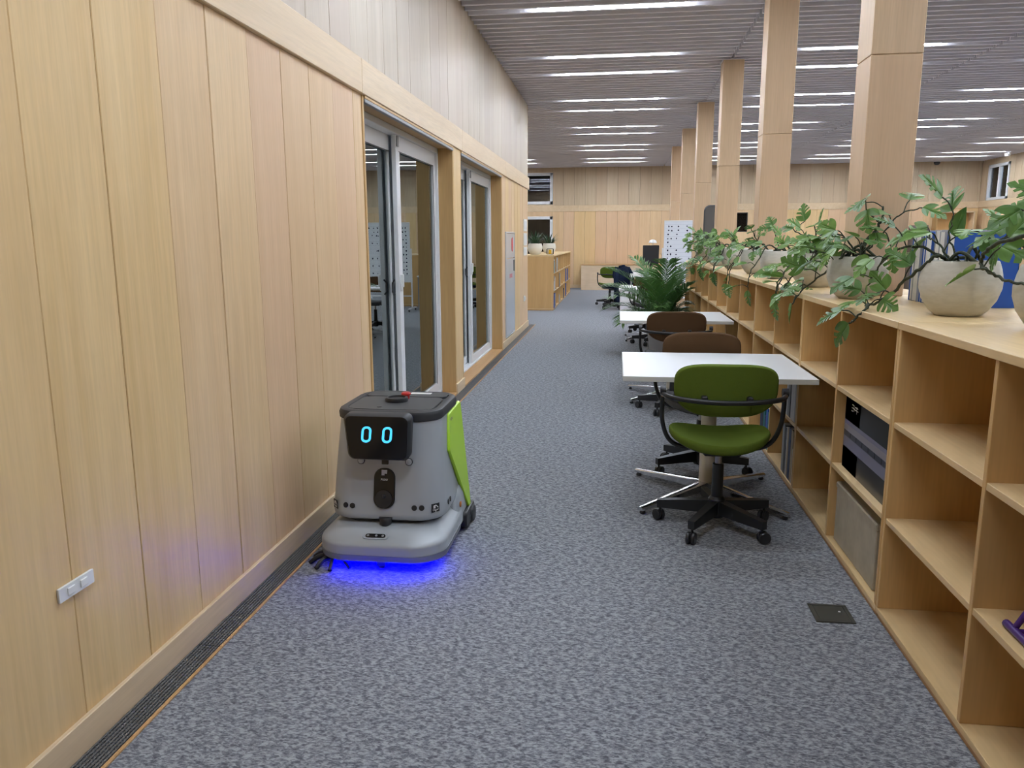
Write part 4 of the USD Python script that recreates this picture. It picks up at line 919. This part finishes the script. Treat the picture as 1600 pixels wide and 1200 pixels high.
obj('lid_screw', lathe([(.012, .690), (.012, .692), (.0, .693)], 14, (-.055, -.06, 0)), BLACKP, rb, True)
# screen
sc = np.array([(x * (1 + .10 * (z / .105) * .5), z) for x, z in rrect(-.146, .146, -.105, .105, .03, 7)])
zs, ys, ts = .602, -.285, .05
sface = lambda m: xf(m, rx=ts, t=(.004, ys, zs))
obj('screen_housing', sface(plate(sc, .065, .012, '-y', .055)), RT, rb, 40)
obj('screen_glass', sface(plate(sc * .93, .004, .001, '-y', -.0095)), GLB, rb, 40)
for sx in (-.047, .047):
    o = Polygon(rrect(-.0225, .0225, -.037, .037, .020, 6)); ring = o.difference(o.buffer(-.0105))
    ring = ring.difference(Polygon([(.004, -.04), (.030, -.024), (.032, -.027), (.006, -.043)]).buffer(.0012))
    ring = affinity.skew(ring, xs=7, origin=(0, 0)); ring = affinity.translate(ring, sx, .016)
    obj('screen_eye', sface(poly(ring, .0008, '-y', -.0136)), CYAN, rb)
# front panel, logo, sensors
def front(m, x, z, proud): return xf(m, rx=TILT, t=(x, fy(z) - proud, z))
pil = rrect(-.050, .050, -.092, .092, .044, 9)
obj('front_panel', front(plate(pil, .018, .005, '-y', .010), .004, .345, 0), GLB, rb, 40)
dish = [(0.0, .0), (.018, .0005), (.036, .0035), (.040, .006)]
obj('sensor_dish', front(orient(lathe(dish, 28), '-y') if False else on_front(lathe(dish, 28), 0, 0, 0), .004, .300, .0082), BLACKP, rb, True)
obj('sensor_lens', front(on_front(lathe([(.010, 0), (.010, .006), (.0, .0075)], 20), 0, 0, 0), .004, .312, .0085), GLB, rb, True)
LOG = plain('logo_silver', (.62, .62, .62), .4)
lg = union_all([sbox(-.0125, -.0015, .0135, .0165), sbox(-.0125, -.009, -.013, .0165), sbox(-.005, -.0015, -.006, .0165), sbox(-.0095, -.0015, -.006, -.0025),
                sbox(.0015, .0045, -.013, .0105), sbox(.0085, .012, -.013, .0165), sbox(.0015, .012, -.013, -.0095), sbox(.0045, .0085, .0, .003)])
obj('logo', front(poly(lg, .0008, '-y', -.0082), .004, .412, .0004), LOG, rb)
tm = tmesh(meshkit.text_mesh('PUDU', .0085, .0008, True)); tm = (tm[0] - [tm[0][:, 0].mean(), 0, 0], tm[1])
obj('lettering', front(on_front(tm, 0, 0, 0), .004, .382, .0082), LOG, rb)
obj('camera_window', front(bx(-.016, .016, -.003, .008, -.021, .021, .002), .004, .472, 0), GLB, rb)
for sx in (-.112, .112):
    obj('head_lamp', front(on_front(lathe([(.0175, -.004), (.0175, .004), (.0145, .005)], 24), 0, 0, 0), sx + .004, .466, .0), DGREY, rb, True)
    obj('lamp_lens', front(on_front(lathe([(.0145, .001), (.0145, .0058), (.0, .0066)], 24), 0, 0, 0), sx + .004, .466, .0), RG, rb, True)
for x in (-.178, -.145, .145, .178):
    m = xf(on_front(lathe([(.0125, -.006), (.0125, .002), (.0105, .0026), (.0, .0022)], 22), 0, 0, 0), rx=TILT)
    obj('sonar', xf(m, rz=math.copysign(.0 if abs(x) < .148 else .25, x), t=(x, fy(.262) + (0.0 if abs(x) < .148 else .0045), .262)), BLACKP, rb, True)
for s in (-1, 1):
    a = s * math.radians(47); cx, cy = s * (.2675 - .12), -.2345 + .12
    px, py = cx + math.sin(a) * .1206, cy - math.cos(a) * .1206
    stk = xf(bx(-.021, .021, -.0012, .001, -.020, .020), rz=a, t=(px, py, .257))
    sk = obj('warning_sticker', stk, BLACKP, rb)
    pic = xf(cat(bx(-.012, -.001, -.0018, -.001, -.002, .012), bx(-.008, .002, -.0018, -.001, .008, .014), xf(bx(-.010, .010, -.0018, -.001, -.002, .002), ry=.8, t=(.008, 0, .006)), bx(-.016, .016, -.0018, -.001, -.009, -.007), bx(-.013, .013, -.0018, -.001, -.013, -.0115), bx(-.003, .003, -.0018, -.001, -.018, -.015)), rz=a, t=(px, py, .257))
    obj('pictogram', pic, WHITEP, sk)
    for q in range(2):
        obj('side_sonar', xf(on_front(lathe([(.0125, -.003), (.0125, .0022), (.009, .003), (.0, .0)], 20), 0, 0, 0), rz=s * PI / 2, t=(s * .2675, -.068 + .042 * q, .243)), BLACKP, rb, True)
    obj('side_marker', xf(on_front(lathe([(.014, -.003), (.014, .003), (.0, .004)], 20), 0, 0, 0), rz=s * PI / 2, t=(s * .286, .125, .165)), CORG, rb, True)
    pn = Polygon([(.055, .640), (.335, .650), (.338, .085), (.300, .085), (-.005, .475)]).buffer(-.02).buffer(.02, 6)
    o = np.array(pn.exterior.coords)[:-1]
    if Polygon(o).exterior.is_ccw is False: o = o[::-1]
    m = plate(o, .018, .006, 'x', 0); v, f = m; v = v.copy(); xx = .232 + .085 * (.66 - v[:, 2]) + v[:, 0]
    v[:, 0] = s * xx
    lp_ = obj('side_panel', (v, f if s > 0 else f[:, ::-1]), LIME, rb, 40)
    if s > 0:
        t2 = tmesh(meshkit.text_mesh('PUDU', .012, .0008, True)); w = t2[0]
        w = np.column_stack([.232 + .085 * (.66 - (.60 + w[:, 1])) + .0175 + w[:, 2], .07 + w[:, 0], .60 + w[:, 1]])
        obj('panel_lettering', (w, t2[1]), RGD, lp_)
    gw = part('rear_wheel', rb)
    obj('arm', plate(rrect(.18, .40, .012, .10, .025, 5), .035, .006, 'x', .270 if s > 0 else -.305), BLACKP, gw, 40)
    obj('tyre', xf(lathe([(.0, -.014), (.038, -.014), (.044, -.008), (.044, .008), (.038, .014), (.0, .014)], 26), ry=PI / 2, t=(s * .302, .345, .0442)), DGREY, gw, 40)
# base camera, under camera, brushes, light
sl = math.atan2(.029, .065)
pc = lambda m: xf(m, rx=sl, t=(-.012, -.318, .1545))
obj('base_camera_bezel', pc(plate(rrect(-.060, .060, -.019, .019, .018, 6), .006, .002, 'z', -.003)), RG, rb, 40)
bc = obj('base_camera', pc(plate(rrect(-.046, .046, -.0115, .0115, .011, 6), .004, .001, 'z', .001)), GLB, rb, 40)
for x in (-.034, .034, .004): obj('lens', pc(lathe([(.006, .005), (.006, .0062), (.0, .0068)], 14, (x, 0, 0))), ALUD, bc, True)
obj('under_camera', lathe([(.020, .178), (.026, .186), (.030, .215)], 22, (.012, -.235, 0)), BLACKP, rb, True)
obj('roller', bx(-.02, .035, -.315, -.28, .004, .042, .008), BLACKP, rb)
obj('light_strip', bx(-.21, .19, -.320, -.26, .0385, .0399), BLED, rb)
br = part('side_brush', rb)
obj('brush_disc', lathe([(.045, .030), (.05, .034), (.05, .042)], 18, (-.225, -.26, 0)), BLACKP, br, 40)
rg = np.random.default_rng(3)
for q in range(9):
    a = 2 * PI * q / 9; h = np.array([math.cos(a), math.sin(a), 0]); b = np.array([-.225, -.26, .033])
    obj('bristle_tuft', tube(smooth_path([b + h * .035, b + h * .075 + [0, 0, -.002], b + h * .115 + np.array([rg.uniform(-.01, .01), 0, -.029])]), np.linspace(.013, .010, 13), 6), BLACKP, br, True)
